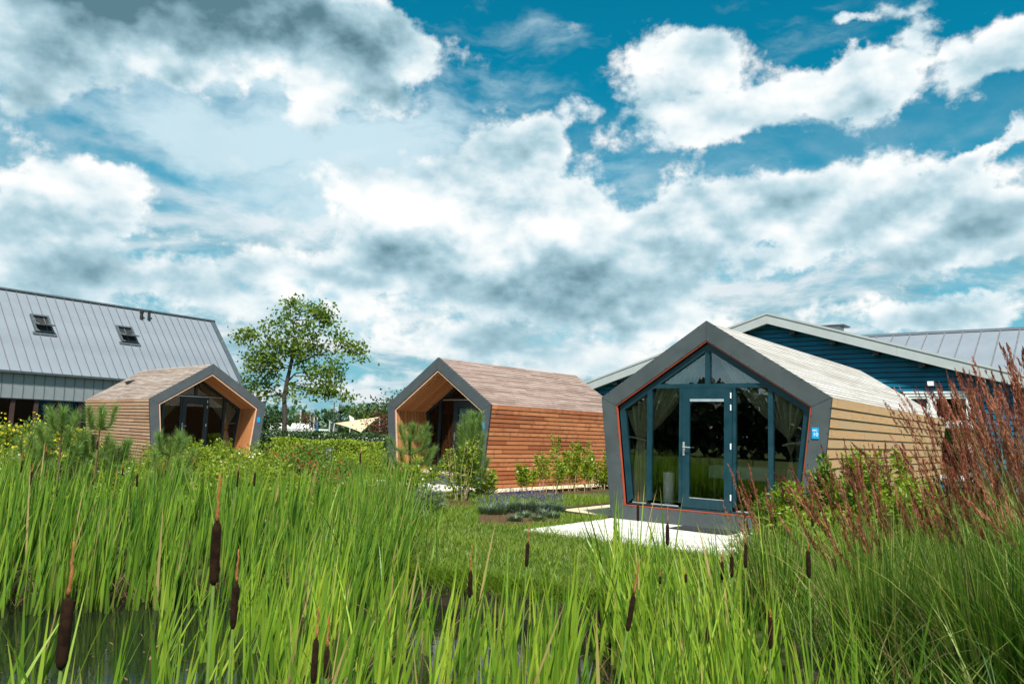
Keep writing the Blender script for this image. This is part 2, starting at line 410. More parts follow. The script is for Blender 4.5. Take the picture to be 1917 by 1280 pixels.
def leafy(name, dark, mid, light, trans=.4, rough=.5, tipcol=None, basecol=None, spec=.35, base_to=.28, odd=None):
    """leaf: 'tint' picks the leaf's own colour, 'tip' runs from base to tip"""
    m, g, o = new_mat(name)
    at = g.n('ShaderNodeAttribute', attribute_name='tint').outputs['Fac']
    tp = g.n('ShaderNodeAttribute', attribute_name='tip').outputs['Fac']
    r = g.n('ShaderNodeValToRGB'); g.put(r.inputs[0], at)
    e = r.color_ramp.elements; e[0].color = (*dark, 1); e[1].color = (*light, 1); q = e.new(.5); q.color = (*mid, 1)
    c = r.outputs[0]
    if odd: c = g.mix(g.ramp(at, .955, .965), c, odd)                # now and then a withered leaf
    if tipcol: c = g.mix(g.ramp(tp, .86, 1.0, 0, .8), c, tipcol)
    if basecol: c = g.mix(g.ramp(tp, .0, base_to, .85, 0), c, basecol)
    p = principled(g, c, rough, 0, spec)
    tr = g.n('ShaderNodeBsdfTranslucent'); g.put(tr.inputs[0], g.mix(1.0, c, (1.35, 1.45, .7), 'MULTIPLY'))
    mx = g.n('ShaderNodeMixShader'); mx.inputs[0].default_value = trans
    g.l.new(p.outputs[0], mx.inputs[1]); g.l.new(tr.outputs[0], mx.inputs[2]); g.l.new(mx.outputs[0], o.inputs[0])
    return m

def glass(name, tint=(.86, .92, .90), ior=1.52, boost=1.0, add=.03):
    m, g, o = new_mat(name)
    fr_ = g.n('ShaderNodeFresnel'); fr_.inputs[0].default_value = ior
    t = g.n('ShaderNodeBsdfTransparent'); t.inputs[0].default_value = (*tint, 1)
    gl = g.n('ShaderNodeBsdfGlossy'); gl.inputs['Roughness'].default_value = .008
    mx = g.n('ShaderNodeMixShader'); g.put(mx.inputs[0], g.math('MULTIPLY_ADD', fr_.outputs[0], boost, add, clamp=True))
    g.l.new(t.outputs[0], mx.inputs[1]); g.l.new(gl.outputs[0], mx.inputs[2]); g.l.new(mx.outputs[0], o.inputs[0]); return m

M_PANEL = plain('grey_panel', (.062, .075, .080), .55, 0, .35, .14, 2.2)
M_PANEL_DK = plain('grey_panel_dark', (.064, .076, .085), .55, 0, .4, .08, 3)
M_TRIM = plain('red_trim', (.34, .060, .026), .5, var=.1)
M_TRIM_SHADED = plain('red_trim_shaded', (.22, .035, .018), .55, var=.1)  # red trim of the far cabins, with shade put into the colour
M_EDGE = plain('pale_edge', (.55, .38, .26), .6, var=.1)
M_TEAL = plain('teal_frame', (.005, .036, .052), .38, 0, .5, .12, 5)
M_TEAL_SHADED = plain('teal_frame_shaded', (.006, .022, .034), .4, 0, .5, .12, 5)  # teal frames of the porch cabins, darkened in colour to carry their shade
M_ALU = plain('aluminium', (.55, .56, .57), .35, .6, .5, .1, 8)
M_WHITE = plain('white_paint', (.78, .78, .76), .45, var=.05)
M_BLACK = plain('black_part', (.012, .013, .014), .6, var=.2)
M_INNER = plain('interior_lining', (.10, .072, .05), .8, var=.2, scale=2)
M_GAP_SHADE = plain('gap_shade', (.012, .011, .010), .8, var=.2)  # near black that paints the shade in gaps between boards
M_SIGN = plain('blue_sign', (.0, .30, .62), .45, var=.04)
M_SIGNTXT = plain('sign_white', (.85, .85, .85), .5, var=.02)
M_GLASS = glass('window_glass', (.96, .98, .97), 1.52, 1.0, .11)
M_GLASS_R = glass('porch_glass', (.80, .84, .84), 1.55, 1.3)
M_CURTAIN = plain('curtain_cloth', (.66, .56, .39), .9, 0, .1, .12, 14)
W10_WALL = wood('larch_weathered', (.45, .255, .112), (.58, .365, .185), (.46, .30, .165), weather=.25, grey=(.36, .31, .23), knots=.35)
W10_ROOF = wood('roof_silvered', (.36, .34, .32), (.50, .48, .46), (.30, .27, .235), seg=2.6, weather=.35, grey=(.56, .55, .54), knots=.2)
W2_WALL = wood('cedar_red', (.40, .145, .054), (.54, .23, .105), (.24, .068, .026), weather=.14, grey=(.36, .20, .13), stain=(.17, .040, .016), knots=.7)
W2_ROOF = wood('roof_brown', (.24, .165, .135), (.33, .245, .215), (.17, .11, .085), seg=1.5, weather=.45, grey=(.40, .35, .33), knots=.2)
W1_WALL = wood('larch_pink', (.46, .27, .165), (.60, .38, .25), (.38, .19, .11), seg=1.7, weather=.3, grey=(.50, .40, .30), knots=.6)
W1_ROOF = wood('roof_brown_grey', (.23, .175, .14), (.34, .28, .24), (.18, .125, .10), seg=1.3, weather=.45, grey=(.46, .43, .40), knots=.2)
W_PORCH = wood('porch_pine', (.36, .145, .05), (.46, .20, .075), (.32, .115, .04), seg=9., weather=.06, knots=.8)
W_DECK = wood('deck_wood', (.34, .29, .23), (.42, .37, .31), (.30, .25, .2), seg=9., weather=.3)

# ------------------------------------------------------------------ ground, pond
PX_ = np.array([-40, -12, -8, -5, -3.2, -2.4, -1.9, -1.5, -1., -.3, .6, 1.2, 1.6, 2.0, 2.2, 2.5, 2.6])
PY_ = np.array([9.6, 9.2, 9.0, 8.9, 9.6, 11.0, 11.2, 10.4, 9.6, 9.1, 8.7, 8.2, 7.4, 6.2, 4.2, 2.2, 1.0])
WATER_Z = -.38
def sstep(a, b, x):
    t = np.clip((x - a) / (b - a), 0, 1); return t * t * (3 - 2 * t)
def zg(x, y):
    x = np.asarray(x, float); y = np.asarray(y, float)
    s = np.minimum(np.interp(x, PX_, PY_) - y, y - 1.3); s = np.minimum(s, (2.62 - x) * 1.2)
    z = -.95 * sstep(-.05, 1.0, s)
    z = z - .13 * sstep(-1.9, 0.0, s)
    return z
def ground_z(x, y): return float(zg(x, y))

def axis(dense_lo, dense_hi, step, far):
    d = np.arange(dense_lo, dense_hi + 1e-6, step); out = []
    k, s = 0., step
    while k < far: s *= 1.45; k += s; out.append(k)
    out = np.array(out)
    return np.concatenate([(dense_lo - out)[::-1], d, dense_hi + out])
gx, gy_ = axis(-14, 6, .16, 1600), axis(-1, 21, .16, 1600)
GX, GY = np.meshgrid(gx, gy_)
GZ = zg(GX, GY)
nx, ny = len(gx), len(gy_)
idx = np.arange(nx * ny).reshape(ny, nx)
F = np.stack([idx[:-1, :-1], idx[:-1, 1:], idx[1:, 1:], idx[1:, :-1]], -1).reshape(-1, 4)
def mat_ground():
    m, g, o = new_mat('soil_and_grass'); v = g.n('ShaderNodeNewGeometry').outputs['Position']
    n1 = g.noise(v, .55, 5, .6); n2 = g.noise(v, 9, 5, .65); n3 = g.noise(v, 60, 3, .6)
    gr = g.mix(n2, (.028, .050, .010), (.060, .095, .020))
    so = g.mix(n2, (.060, .042, .026), (.115, .085, .055))
    c = g.mix(g.ramp(g.math('MULTIPLY_ADD', n2, .4, n1), .66, .84, 0, .8), gr, so)
    sz = g.n('ShaderNodeSeparateXYZ'); g.put(sz.inputs[0], v)
    c = g.mix(g.ramp(sz.outputs['Z'], -.14, -.30, 0, 1), c, g.mix(n2, (.012, .010, .006), (.035, .028, .016)))     # wet mud at the waterline
    p = principled(g, c, .95, 0, .1, g.math('ADD', n2, n3), .6, .03); g.l.new(p.outputs[0], o.inputs[0]); return m
struct('ground', np_mesh('ground', np.stack([GX, GY, GZ], -1), F, mat_ground(), smooth=True))

def mat_water():
    m, g, o = new_mat('pond_water'); v = g.n('ShaderNodeNewGeometry').outputs['Position']
    r = g.noise(v, 5, 3, .5); r2 = g.noise(v, 34, 2, .5)
    duck = g.ramp(g.noise(v, 55, 3, .7), .66, .72, 0, .55)
    c = g.mix(duck, (.006, .009, .005), (.06, .075, .03))
    p = principled(g, c, g.math('MULTIPLY_ADD', duck, .4, .03), 0, .5, g.math('MULTIPLY_ADD', r2, .25, r), .10, .012)
    p.inputs['IOR'].default_value = 1.33
    g.l.new(p.outputs[0], o.inputs[0]); return m
struct('pond_water', MB().poly([(-40, 1.0, WATER_Z), (2.62, 1.0, WATER_Z), (2.62, 11.6, WATER_Z), (-40, 11.6, WATER_Z)]).mesh('pond_water', mat_water()))

# cabins stand in their own frames: position of the middle of the front, turned by yaw
CAB = {10: dict(pos=(3.468, 13.876), yaw=-.6575, L=10.6), 9: dict(pos=(-2.121, 22.762), yaw=-.7117, L=6.8), 8: dict(pos=(-10.755, 28.267), yaw=.7786, L=6.8)}
def to_world(k, u, v):
    c = CAB[k]; cs, sn = math.cos(c['yaw']), math.sin(c['yaw'])
    return (c['pos'][0] + u * cs - v * sn, c['pos'][1] + u * sn + v * cs)

def mat_gravel():
    m, g, o = new_mat('pale_gravel'); v = g.n('ShaderNodeNewGeometry').outputs['Position']
    vo = g.n('ShaderNodeTexVoronoi'); g.put(vo.inputs['Vector'], v); vo.inputs['Scale'].default_value = 34
    n = g.noise(v, 1.6, 4, .6)
    c = g.mix(vo.outputs['Color'], (.40, .33, .20), (.68, .60, .42)); c = g.mix(g.ramp(n, .45, .75, 0, .35), c, (.36, .31, .19))
    p = principled(g, c, .9, 0, .2, vo.outputs['Distance'], .8, .02); g.l.new(p.outputs[0], o.inputs[0]); return m
M_GRAVEL = mat_gravel()
M_SLAB = plain('concrete_slab', (.50, .48, .44), .85, 0, .2, .30, 1.7, .2)
M_JOINT = plain('joint_sand', (.16, .14, .10), .95)
M_KERB = plain('edging_board', (.055, .035, .022), .8, var=.3)
M_MULCH = plain('bark_mulch', (.085, .047, .028), .95, 0, .1, .45, 22, .8)
def local_poly(k, pts, z): return [(*to_world(k, u, v), z) for u, v in pts]
def sheet(name, pts3, material): return struct(name, MB().poly(pts3).mesh(name, material))
slab_me = None
def terrace(k, u0, u1, v0, v1, nu, nv):
    base = struct('terrace', MB().slab([to_world(k, *q)[:2] for q in ((u0, v0), (u1, v0), (u1, v1), (u0, v1))], -.05, .004).mesh('terrace', M_JOINT))
    du, dv = (u1 - u0) / nu, (v1 - v0) / nv
    bx = MB(); b = .008
    bx.box((-du/2 + .006, -dv/2 + .006, 0), (du/2 - .006, dv/2 - .006, .03))
    me = bx.mesh('paving_slab', M_SLAB)
    for i in range(nu):
        for j in range(nv):
            x, y = to_world(k, u0 + (i + .5) * du, v0 + (j + .5) * dv)
            s = link('paving_slab', me, base, (x, y, .0045 + random.uniform(-.002, .003)))
            s.rotation_euler = (random.uniform(-.003, .003), random.uniform(-.003, .003), CAB[k]['yaw'])
terrace(10, -1.87, 2.35, -2.80, -.03, 7, 5)
terrace(9, -1.87, 1.95, -2.75, -.03, 6, 4)
terrace(8, -1.87, 1.95, -2.4, -.03, 6, 4)
sheet('gravel_strip', local_poly(10, [(-3.48, .35), (-1.9, .05), (-1.9, 10.5), (-3.48, 10.5)], .012), M_GRAVEL)
sheet('gravel_strip', local_poly(9, [(1.97, -.95), (3.15, -.95), (3.15, 6.9), (1.9, 6.9)], .012), M_GRAVEL)
sheet('gravel_path', [(-17, 16.9, .012), (-9.6, 18.0, .012), (-9.2, 19.0, .012), (-17, 18.4, .012)], M_GRAVEL)
def kerb(pts, w=.03, h=.05):
    m = MB()
    for a, b in zip(pts[:-1], pts[1:]):
        d = Vector((b[0]-a[0], b[1]-a[1], 0)); n = Vector((-d.y, d.x, 0)).normalized() * w / 2
        m.slab([(a[0]-n.x, a[1]-n.y), (b[0]-n.x, b[1]-n.y), (b[0]+n.x, b[1]+n.y), (a[0]+n.x, a[1]+n.y)], -.05, h)
    return struct('edging', m.mesh('edging', M_KERB))
kerb([to_world(10, *q) for q in ((-1.9, .03), (-3.50, .33), (-3.50, 10.5))])
kerb([to_world(9, *q) for q in ((1.97, -.97), (3.17, -.97), (3.17, 6.9))])
# planting beds: a bark sheet following the ground
def bed(pts, z=.008):
    return sheet('planting_bed', [(x, y, z) for x, y in pts], M_MULCH)
bed([(-4.6, 16.3), (-2.6, 15.6), (-.9, 16.6), (-.3, 18.6), (-1.3, 19.6), (-3.0, 19.9), (-4.4, 19.0)])
bed([(-.5, 13.9), (.2, 13.15), (1.0, 14.3), (1.0, 15.5), (.5, 16.2), (-.45, 15.7)])
bed([to_world(9, *q) for q in ((3.2, -.9), (3.95, -.7), (4.0, 6.5), (3.2, 6.8))])
# timber revetment along the lawn's edge of the pond
M_REVET = wood('wet_timber', (.030, .022, .015), (.05, .036, .025), (.025, .018, .013), seg=50.)
rev = thing('pond_edging', 'dark wet timber boards holding the lawn bank at the pond edge', 'edging', (0, 0, 0))
ex_ = [-1.35, -.75, -.15, .45, 1.0, 1.4]
for a, b in zip(ex_[:-1], ex_[1:]):
    ya, yb = np.interp(a, PX_, PY_) - .18, np.interp(b, PX_, PY_) - .18
    for lv in range(2):
        m = MB(); d = Vector((b - a, yb - ya, 0)); Ln = d.length
        m.box((-.02, 0, 0), (.02, Ln - .01, .13))
        o = m.build('board', M_REVET, rev); o.location = (a, ya, -.46 + lv * .135); o.rotation_euler = (0, 0, math.atan2(d.y, d.x) - PI/2)

# ------------------------------------------------------------------ cabins
OUT = [(-1.862, 0), (-2.123, 2.287), (0, 3.646), (2.123, 2.287), (1.862, 0)]
def inset(poly, t):
    """convex polygon moved inwards by t"""
    ar = sum(poly[i][0] * poly[(i+1) % len(poly)][1] - poly[(i+1) % len(poly)][0] * poly[i][1] for i in range(len(poly)))
    sg = 1 if ar > 0 else -1; r = []
    for i in range(len(poly)):
        a, b, c = [np.array(poly[j % len(poly)], float) for j in (i - 1, i, i + 1)]
        d1 = (b - a) / np.linalg.norm(b - a); d2 = (c - b) / np.linalg.norm(c - b)
        n1 = sg * np.array([-d1[1], d1[0]]); n2 = sg * np.array([-d2[1], d2[0]])
        r.append(tuple(np.linalg.solve(np.array([n1, n2]), np.array([n1 @ b + t, n2 @ b + t]))))
    return r
def clip(poly, n, c):
    """keep the part of poly where n.p <= c"""
    r = []
    for i in range(len(poly)):
        a, b = poly[i], poly[(i+1) % len(poly)]
        da, db = n[0]*a[0] + n[1]*a[1] - c, n[0]*b[0] + n[1]*b[1] - c
        if da <= 0: r.append(a)
        if da * db < 0:
            t = da / (da - db); r.append((a[0] + (b[0]-a[0]) * t, a[1] + (b[1]-a[1]) * t))
    return r
def clip_rect(poly, u0, u1, z0, z1):
    for n, c in (((-1, 0), -u0), ((1, 0), u1), ((0, -1), -z0), ((0, 1), z1)):
        poly = clip(poly, n, c)
        if len(poly) < 3: return None
    return poly
INN = inset(OUT, .287)

def text_mesh(txt, size, material):
    cu = bpy.data.curves.new('text', 'FONT'); cu.body = txt; cu.size = size; cu.extrude = .0008; cu.align_x = 'CENTER'; cu.align_y = 'CENTER'
    o = bpy.data.objects.new('text', cu); COL.objects.link(o)
    bpy.context.view_layer.update()
    me = bpy.data.meshes.new_from_object(o.evaluated_get(bpy.context.evaluated_depsgraph_get()))
    bpy.data.objects.remove(o); me.materials.clear(); me.materials.append(material); return me

def board_run(root, name, P0, P1, y0, y1, pitch, material, joined=False, lift=.014, thick=.022, gap=.016, out=1):
    """clapboards from P0 up to P1 in section, each running y0..y1; the lower edge stands proud"""
    d = np.array(P1) - np.array(P0); Ln = np.linalg.norm(d); t = d / Ln
    n = np.array([t[1], -t[0]]) * out
    cnt = max(1, round(Ln / pitch)); p = Ln / cnt
    me = None; mj = MB()
    for i in range(cnt):
        c = np.array(P0) + t * (i * p)
        ang = lift / p
        t3 = Vector((t[0] - n[0] * ang, 0, t[1] - n[1] * ang)).normalized(); y3 = Vector((0, 1, 0))
        n3 = Vector((n[0] + t[0] * ang, 0, n[1] + t[1] * ang)).normalized()
        base = c + n * lift
        M = Matrix((t3, y3, n3)).transposed().to_4x4(); M.translation = Vector((base[0], y0, base[1]))
        lo, hi = (gap, 0, -thick), (p, y1 - y0, 0)
        if joined: mj.box(lo, hi, M); continue
        if me is None: me = MB().box(lo, hi).mesh(name, material)
        link(name, me, root, M=M)
    if joined: mj.build(name + 's', material, root)['kind'] = 'stuff'

def ribbon_curtain(tops, tie, foot0, foot1, y, folds, seed):
    """tied-back curtain: top edge along the roof line, gathered at the tie, hanging to the floor"""
    r = np.random.default_rng(seed); nc = folds * 10; V = []; rows = 16
    tops = np.array(tops); cum = np.concatenate([[0], np.cumsum(np.linalg.norm(np.diff(tops, axis=0), axis=1))]); s = np.linspace(0, 1, nc + 1)
    T = np.stack([np.interp(s * cum[-1], cum, tops[:, k]) for k in (0, 1)], 1)
    ph = r.uniform(0, 6.28, 3)
    for j in range(rows + 1):
        for i in range(nc + 1):
            w = s[i]
            wave = math.sin(w * 2 * PI * folds + .8 * math.sin(w * 7 + ph[0])) + .35 * math.sin(w * 2 * PI * folds * 2.3 + ph[1])
            if j <= 10:
                q = j / 10
                tx, tz = tie[0] + (w - .5) * .16, tie[1]
                cx, cz = T[i, 0] * .62 + tx * .38, T[i, 1] * .42 + tz * .58        # sag of each fold
                b0, b1, b2 = (1-q)**2, 2*q*(1-q), q*q
                x, z = b0*T[i, 0] + b1*cx + b2*tx, b0*T[i, 1] + b1*cz + b2*tz
                amp = .10 * (1 - .65 * q)
            else:
                q = (j - 10) / (rows - 10)
                a = tie[0] + (w - .5) * .16; bfoot = foot0 + (foot1 - foot0) * w
                e = q ** .6
                x, z = a + (bfoot - a) * e, tie[1] + (.305 - tie[1]) * q
                amp = .028 + .035 * e
            V.append((x, y + amp * wave, z))
    F = [(j*(nc+1)+i, j*(nc+1)+i+1, (j+1)*(nc+1)+i+1, (j+1)*(nc+1)+i) for j in range(rows) for i in range(nc)]
    return np_mesh('curtain', np.array(V), np.array(F), M_CURTAIN, smooth=True)

def build_cabin(k, label, porch, wallm, roofm, pitch_wall, panelm, teal, trimm, number):
    c = CAB[k]; L = c['L']
    root = thing('cabin', label, 'cabin', (*c['pos'], 0), c['yaw'], 'timber holiday cabins')
    g0 = porch                                                     # depth of the glass front behind the frame
    names5 = [(0, 1), (1, 2), (2, 3), (3, 4), (4, 0)]
    # shell of the house: five long plates
    B = inset(OUT, .035); I2 = inset(OUT, .14)
    for a, b in names5:
        MB().prism([B[a], B[b], I2[b], I2[a]], .03 if porch < .5 else .03, L - .03).build('floor_plate' if a == 4 else ('wall' if a in (0, 3) else 'roof_deck'), M_INNER if porch < .5 else M_INNER, root)
    bk = MB(); bk.prism(inset(OUT, .05), L - .03, L - .004); bk.build('rear_wall', wallm, root)
    mb0, mb1 = inset(OUT, .026), inset(OUT, .033)
    for a, b in names5[:4]: MB().prism([mb0[a], mb0[b], mb1[b], mb1[a]], .04, L - .01).build('gap_shade_sheet', M_GAP_SHADE, root)  # added dark sheet that makes the grooves between cladding boards look shaded
    # cladding boards
    vis_right = k != 8
    fr0 = .045
    board_run(root, 'wall_board', OUT[4], OUT[3], fr0, L, pitch_wall, wallm, joined=not vis_right, out=1)
    board_run(root, 'wall_board', OUT[0], OUT[1], fr0, L, pitch_wall, wallm, joined=vis_right, out=-1)
    rg = .009 if k == 10 else .015
    board_run(root, 'roof_board', OUT[3], OUT[2], fr0, L, .12, roofm, joined=not vis_right, out=1, lift=.004, gap=rg)
    board_run(root, 'roof_board', OUT[1], OUT[2], fr0, L, .12, roofm, joined=vis_right, out=-1, lift=.004, gap=rg)
    # grey frame: mitred sheets round the front
    of = inset(OUT, -.016)
    sc = MB()
    for a, b in names5:
        quads = [[of[a], of[b], INN[b], INN[a]]]
        if a == 4 and k == 10:
            quads = [clip(quads[0], (1, 0), .545), clip(quads[0], (-1, 0), -.545)]
        for q in quads:
            q = inset(q, .003)
            m = MB().prism(q, -.022, .0); m.build('front_panel', panelm, root)
            n = len(q)
            mid = [np.array(q[j]) for j in range(n)]
            e0, e1 = (mid[0], mid[1]), (mid[3 % n], mid[2])
            for (p, r_) in (e0, e1):
                inn = np.mean(mid, axis=0)
                ln = np.linalg.norm(r_ - p); cnt = max(2, int(ln / .42))
                for s in range(cnt + 1):
                    pt = p + (r_ - p) * (.06 + .88 * s / cnt); pt = pt + (inn - pt) / np.linalg.norm(inn - pt) * .035
                    sc.box((pt[0] - .007, -.026, pt[1] - .007), (pt[0] + .007, -.021, pt[1] + .007))
    o = sc.build('screws', M_BLACK, root); o['kind'] = 'stuff'
    # frame's edge behind the sheet
    of2 = inset(OUT, -.012)
    ed = MB()
    for a, b in names5: ed.prism([of2[a], of2[b], inset(OUT, .03)[b], inset(OUT, .03)[a]], .0005, .043)
    ed.build('frame_edge', M_BLACK, root)
    # red trim inside the frame, then (porches) a pale wooden edge
    t0, t1 = inset(INN, .003), inset(INN, .020)
    for a, b in names5: MB().prism([t0[a], t0[b], t1[b], t1[a]], -.012, .03).build('trim', trimm, root)
    if porch > .5:
        t2 = inset(INN, .055)
        for a, b in names5[:4]: MB().prism([t1[a], t1[b], t2[b], t2[a]], -.006, .03).build('pale_edge', M_EDGE, root)
        # porch lining: planks standing up the wall and lying along the slope
        bk0, bk1 = inset(INN, .002), inset(INN, .010)
        for a, b in names5[:4]: MB().prism([bk0[a], bk0[b], bk1[b], bk1[a]], .034, g0).build('porch_gap_shade', M_GAP_SHADE, root)  # added dark sheet, painting shade into the gaps between planks
        npk = 9; w = (g0 - .03) / npk
        t3 = inset(INN, .045); t4 = inset(INN, .065)
        for a, b in names5[:4]:
            P, Q = np.array(t3[a]), np.array(t3[b]); d = Q - P; Ln = np.linalg.norm(d); d /= Ln; nn = np.array([d[1], -d[0]])
            me = MB().box((.011, 0, 0), (w - .011, Ln, .02)).mesh('porch_plank', W_PORCH)
            for s in range(npk):
                X = Vector((0, 1, 0)); Y = Vector((d[0], 0, d[1])); Z = X.cross(Y)
                M = Matrix((X, Y, Z)).transposed().to_4x4(); M.translation = Vector((P[0], .035 + s * w, P[1]))
                link('porch_plank', me, root, M=M)
        us = t3[4][0] - t3[0][0]; nd = 9
        me = MB().box((-us/2 + .01, .003, 0), (us/2 - .01, (g0 - .04)/nd - .003, .025)).mesh('deck_plank', W_DECK)
        for s in range(nd): link('deck_plank', me, root, (0, .035 + s * (g0 - .04)/nd, .30))
    else:
        t3 = inset(INN, .030)
    # glazed front
    yg = g0
    G0 = inset(INN, .032 if porch < .5 else .066); G1 = inset(INN, .135)
    z_b = .364; 
    for a, b in names5[:4]: MB().prism([G0[a], G0[b], G1[b], G1[a]], yg, yg + .09).build('frame_member', teal, root)
    MB().prism([(G0[0][0], G0[0][1]), (G0[4][0], G0[4][1]), (G1[4][0] , .345), (G1[0][0], .345)], yg + .001, yg + .091).build('frame_member', teal, root)
    hi = lambda u: 2.142 + (1 - abs(u) / 1.818) * 1.163 - .15
    def member(u0, u1, z0, z1, name, d=.002):
        q = clip_rect(inset(INN, .13), u0, u1, z0, z1)
        if q: return MB().prism(q, yg + d, yg + .085).build(name, teal, root)
    member(-1.192, -1.106, .35, 2.47, 'mullion'); member(1.076, 1.157, .35, 2.47, 'mullion')
    member(-.547, -.482, .35, 2.47, 'mullion'); member(.456, .506, .35, 2.47, 'mullion')
    member(-2, 2, 2.466, 2.543, 'transom', .001)
    member(-.054, .029, 2.543, 4, 'mullion')
    gl = M_GLASS if porch < .5 else M_GLASS_R
    GP = inset(INN, .128)
    for (u0, u1, z0, z1) in ((-2, -1.192, .36, 2.466), (-1.106, -.547, .36, 2.466), (.506, 1.076, .36, 2.466), (1.157, 2, .36, 2.466), (-2, -.054, 2.543, 4), (.029, 2, 2.543, 4)):
        q = clip_rect(GP, u0, u1, z0, z1)
        MB().prism(q, yg + .050, yg + .056).build('pane', gl, root)
        if z0 < 1:
            uu = [p[0] for p in q if p[1] < .5]
            MB().box((min(uu) + .01, yg + .012, .346), (max(uu) - .01, yg + .049, .366)).build('glazing_bead', M_ALU, root)
    if porch > .5:
        MB().box((-1.0, yg - .02, 2.475), (.98, yg - .001, 2.505)).build('transom_strip', M_ALU, root)
    # door leaf
    dr = bpy.data.objects.new('door', None); COL.objects.link(dr); dr.parent = root; dr.location = (0, yg, 0)
    u0, u1, z0, z1, a0, a1, b0, b1 = -.476, .450, .350, 2.462, -.341, .309, .518, 2.28
    if porch > .5: a0, a1 = -.33, .32
    lf = MB()
    lf.box((u0, -.016, z0), (a0, .045, z1)); lf.box((a1, -.016, z0), (u1, .045, z1))
    lf.box((a0, -.0165, z0), (a1, .0455, b0)); lf.box((a0, -.0165, b1), (a1, .0455, z1))
    lf.build('door_frame', teal, dr)
    MB().box((a0, .012, b0), (a1, .018, b1)).build('door_pane', gl, dr)
    MB().box((a0 + .006, -.012, b0), (a1 - .006, .01, b0 + .012)).build('glazing_bead', M_ALU, dr)
    MB().box((a0 + .006, -.012, b1 - .055), (a1 - .006, .011, b1 - .004)).build('vent_bar', plain('vent_grey', (.30, .36, .40), .5) if porch < .5 else M_BLACK, dr)
    h = MB(); h.box((-.462, -.024, 1.262), (-.424, -.0165, 1.502)); h.tube([(-.443, -.02, 1.41), (-.443, -.065, 1.41), (-.30, -.065, 1.405)], .0105, 6)
    h.tube([(-.443, -.02, 1.32), (-.443, -.036, 1.32)], .012, 8)
    h.build('handle', M_ALU, dr)
    for z in (2.33, 2.12, 1.45, .58):
        MB().tube([(.432, -.024, z - .05), (.432, -.024, z + .05)], .0125, 6).build('hinge', M_WHITE, dr)
    MB().box((-.55, yg - .03, .300), (.51, yg + .03, .335)).build('door_sill', M_ALU if porch > .5 else teal, root)
    # inside
    MB().box((-1.62, yg + .10, .270), (1.62, L - .15, .303)).build('floor_boards', plain('cabin_floor', (.14, .10, .065), .5), root)
    for sg in (-1, 1):
        tops = [(sg * 1.60, 1.95), (sg * 1.66, 2.06), (sg * .10, 3.08)]
        if porch > .5: me = ribbon_curtain(tops, (sg * 1.36, 1.40), sg * 1.58, sg * .9, yg + .2, 13, k * 3 + sg)
        else: me = ribbon_curtain(tops, (sg * 1.40, 1.53), sg * 1.56, sg * 1.24, yg + .18, 13, k * 3 + sg)
        cu = link('curtain', me, root)
        MB().tube([(sg * 1.66, yg + .10, 1.56), (sg * 1.40, yg + .10, 1.535), (sg * 1.28, yg + .14, 1.50), (sg * 1.30, yg + .26, 1.50), (sg * 1.66, yg + .28, 1.56)], .018, 6).build('tie_back', M_CURTAIN, cu)
    # sign
    s = MB().box((1.822, -.034, 1.628), (1.932, -.0225, 1.806)).build('sign', M_SIGN, root)
    if number:
        t = link('number', text_mesh(number, .085, M_SIGNTXT), s, (1.882, -.0355, 1.695)); t.rotation_euler = (PI/2, 0, 0)
    if k == 10:
        MB().box((1.835, -.0352, 1.752), (1.915, -.0345, 1.757)).build('line', M_SIGNTXT, s)
        MB().box((1.835, -.0352, 1.764), (1.90, -.0345, 1.772)).build('line', M_SIGNTXT, s)
    return root

CABIN10 = build_cabin(10, 'grey framed cabin with flush teal glass front and tied curtains, numbered 10', .06, W10_WALL, W10_ROOF, .16, M_PANEL, M_TEAL, M_TRIM, '10')
CABIN9 = build_cabin(9, 'red brown timber cabin with an open porch, behind two young pines', 1.25, W2_WALL, W2_ROOF, .12, M_PANEL_DK, M_TEAL_SHADED, M_TRIM_SHADED, '9')
CABIN8 = build_cabin(8, 'pale pinkish timber cabin with an open porch, in front of the metal barn', 1.25, W1_WALL, W1_ROOF, .115, M_PANEL_DK, M_TEAL_SHADED, M_TRIM_SHADED, None)
# ventilators on the roof of the cabin by the barn
def hood(root, u, v, side):
    d = np.array([0 - side * 2.123, 3.646 - 2.287]); d /= np.linalg.norm(d)
    q = abs(u); z = 2.287 + (2.123 - q) / 2.123 * 1.359
    m = MB(); X = Vector((d[0], 0, d[1])); Y = Vector((0, 1, 0)); Z = X.cross(Y)
    if Z.z < 0: Y = -Y; Z = X.cross(Y)
    M = Matrix((X, Y, Z)).transposed().to_4x4(); M.translation = Vector((u, v, z))
    v8 = [M @ Vector(p) for p in ((-.16, -.12, 0), (.16, -.12, 0), (.16, .12, 0), (-.16, .12, 0), (-.18, -.13, .13), (.12, -.10, .05), (.12, .10, .05), (-.18, .13, .13))]
    m.add(v8, [(0,3,2,1), (4,5,6,7), (0,1,5,4), (1,2,6,5), (2,3,7,6), (3,0,4,7)])
    m.build('roof_vent', M_BLACK, root)
hood(CABIN8, -.95, 5.3, -1)
m = MB(); m.tube([(1.62, .75, 2.55), (1.62, .75, 2.80)], .045, 10); m.tube([(1.62, .75, 2.78), (1.62, .75, 2.86), (1.62, .75, 2.90)], [.11, .10, .02], 10); m.build('roof_cowl', M_BLACK, CABIN8)

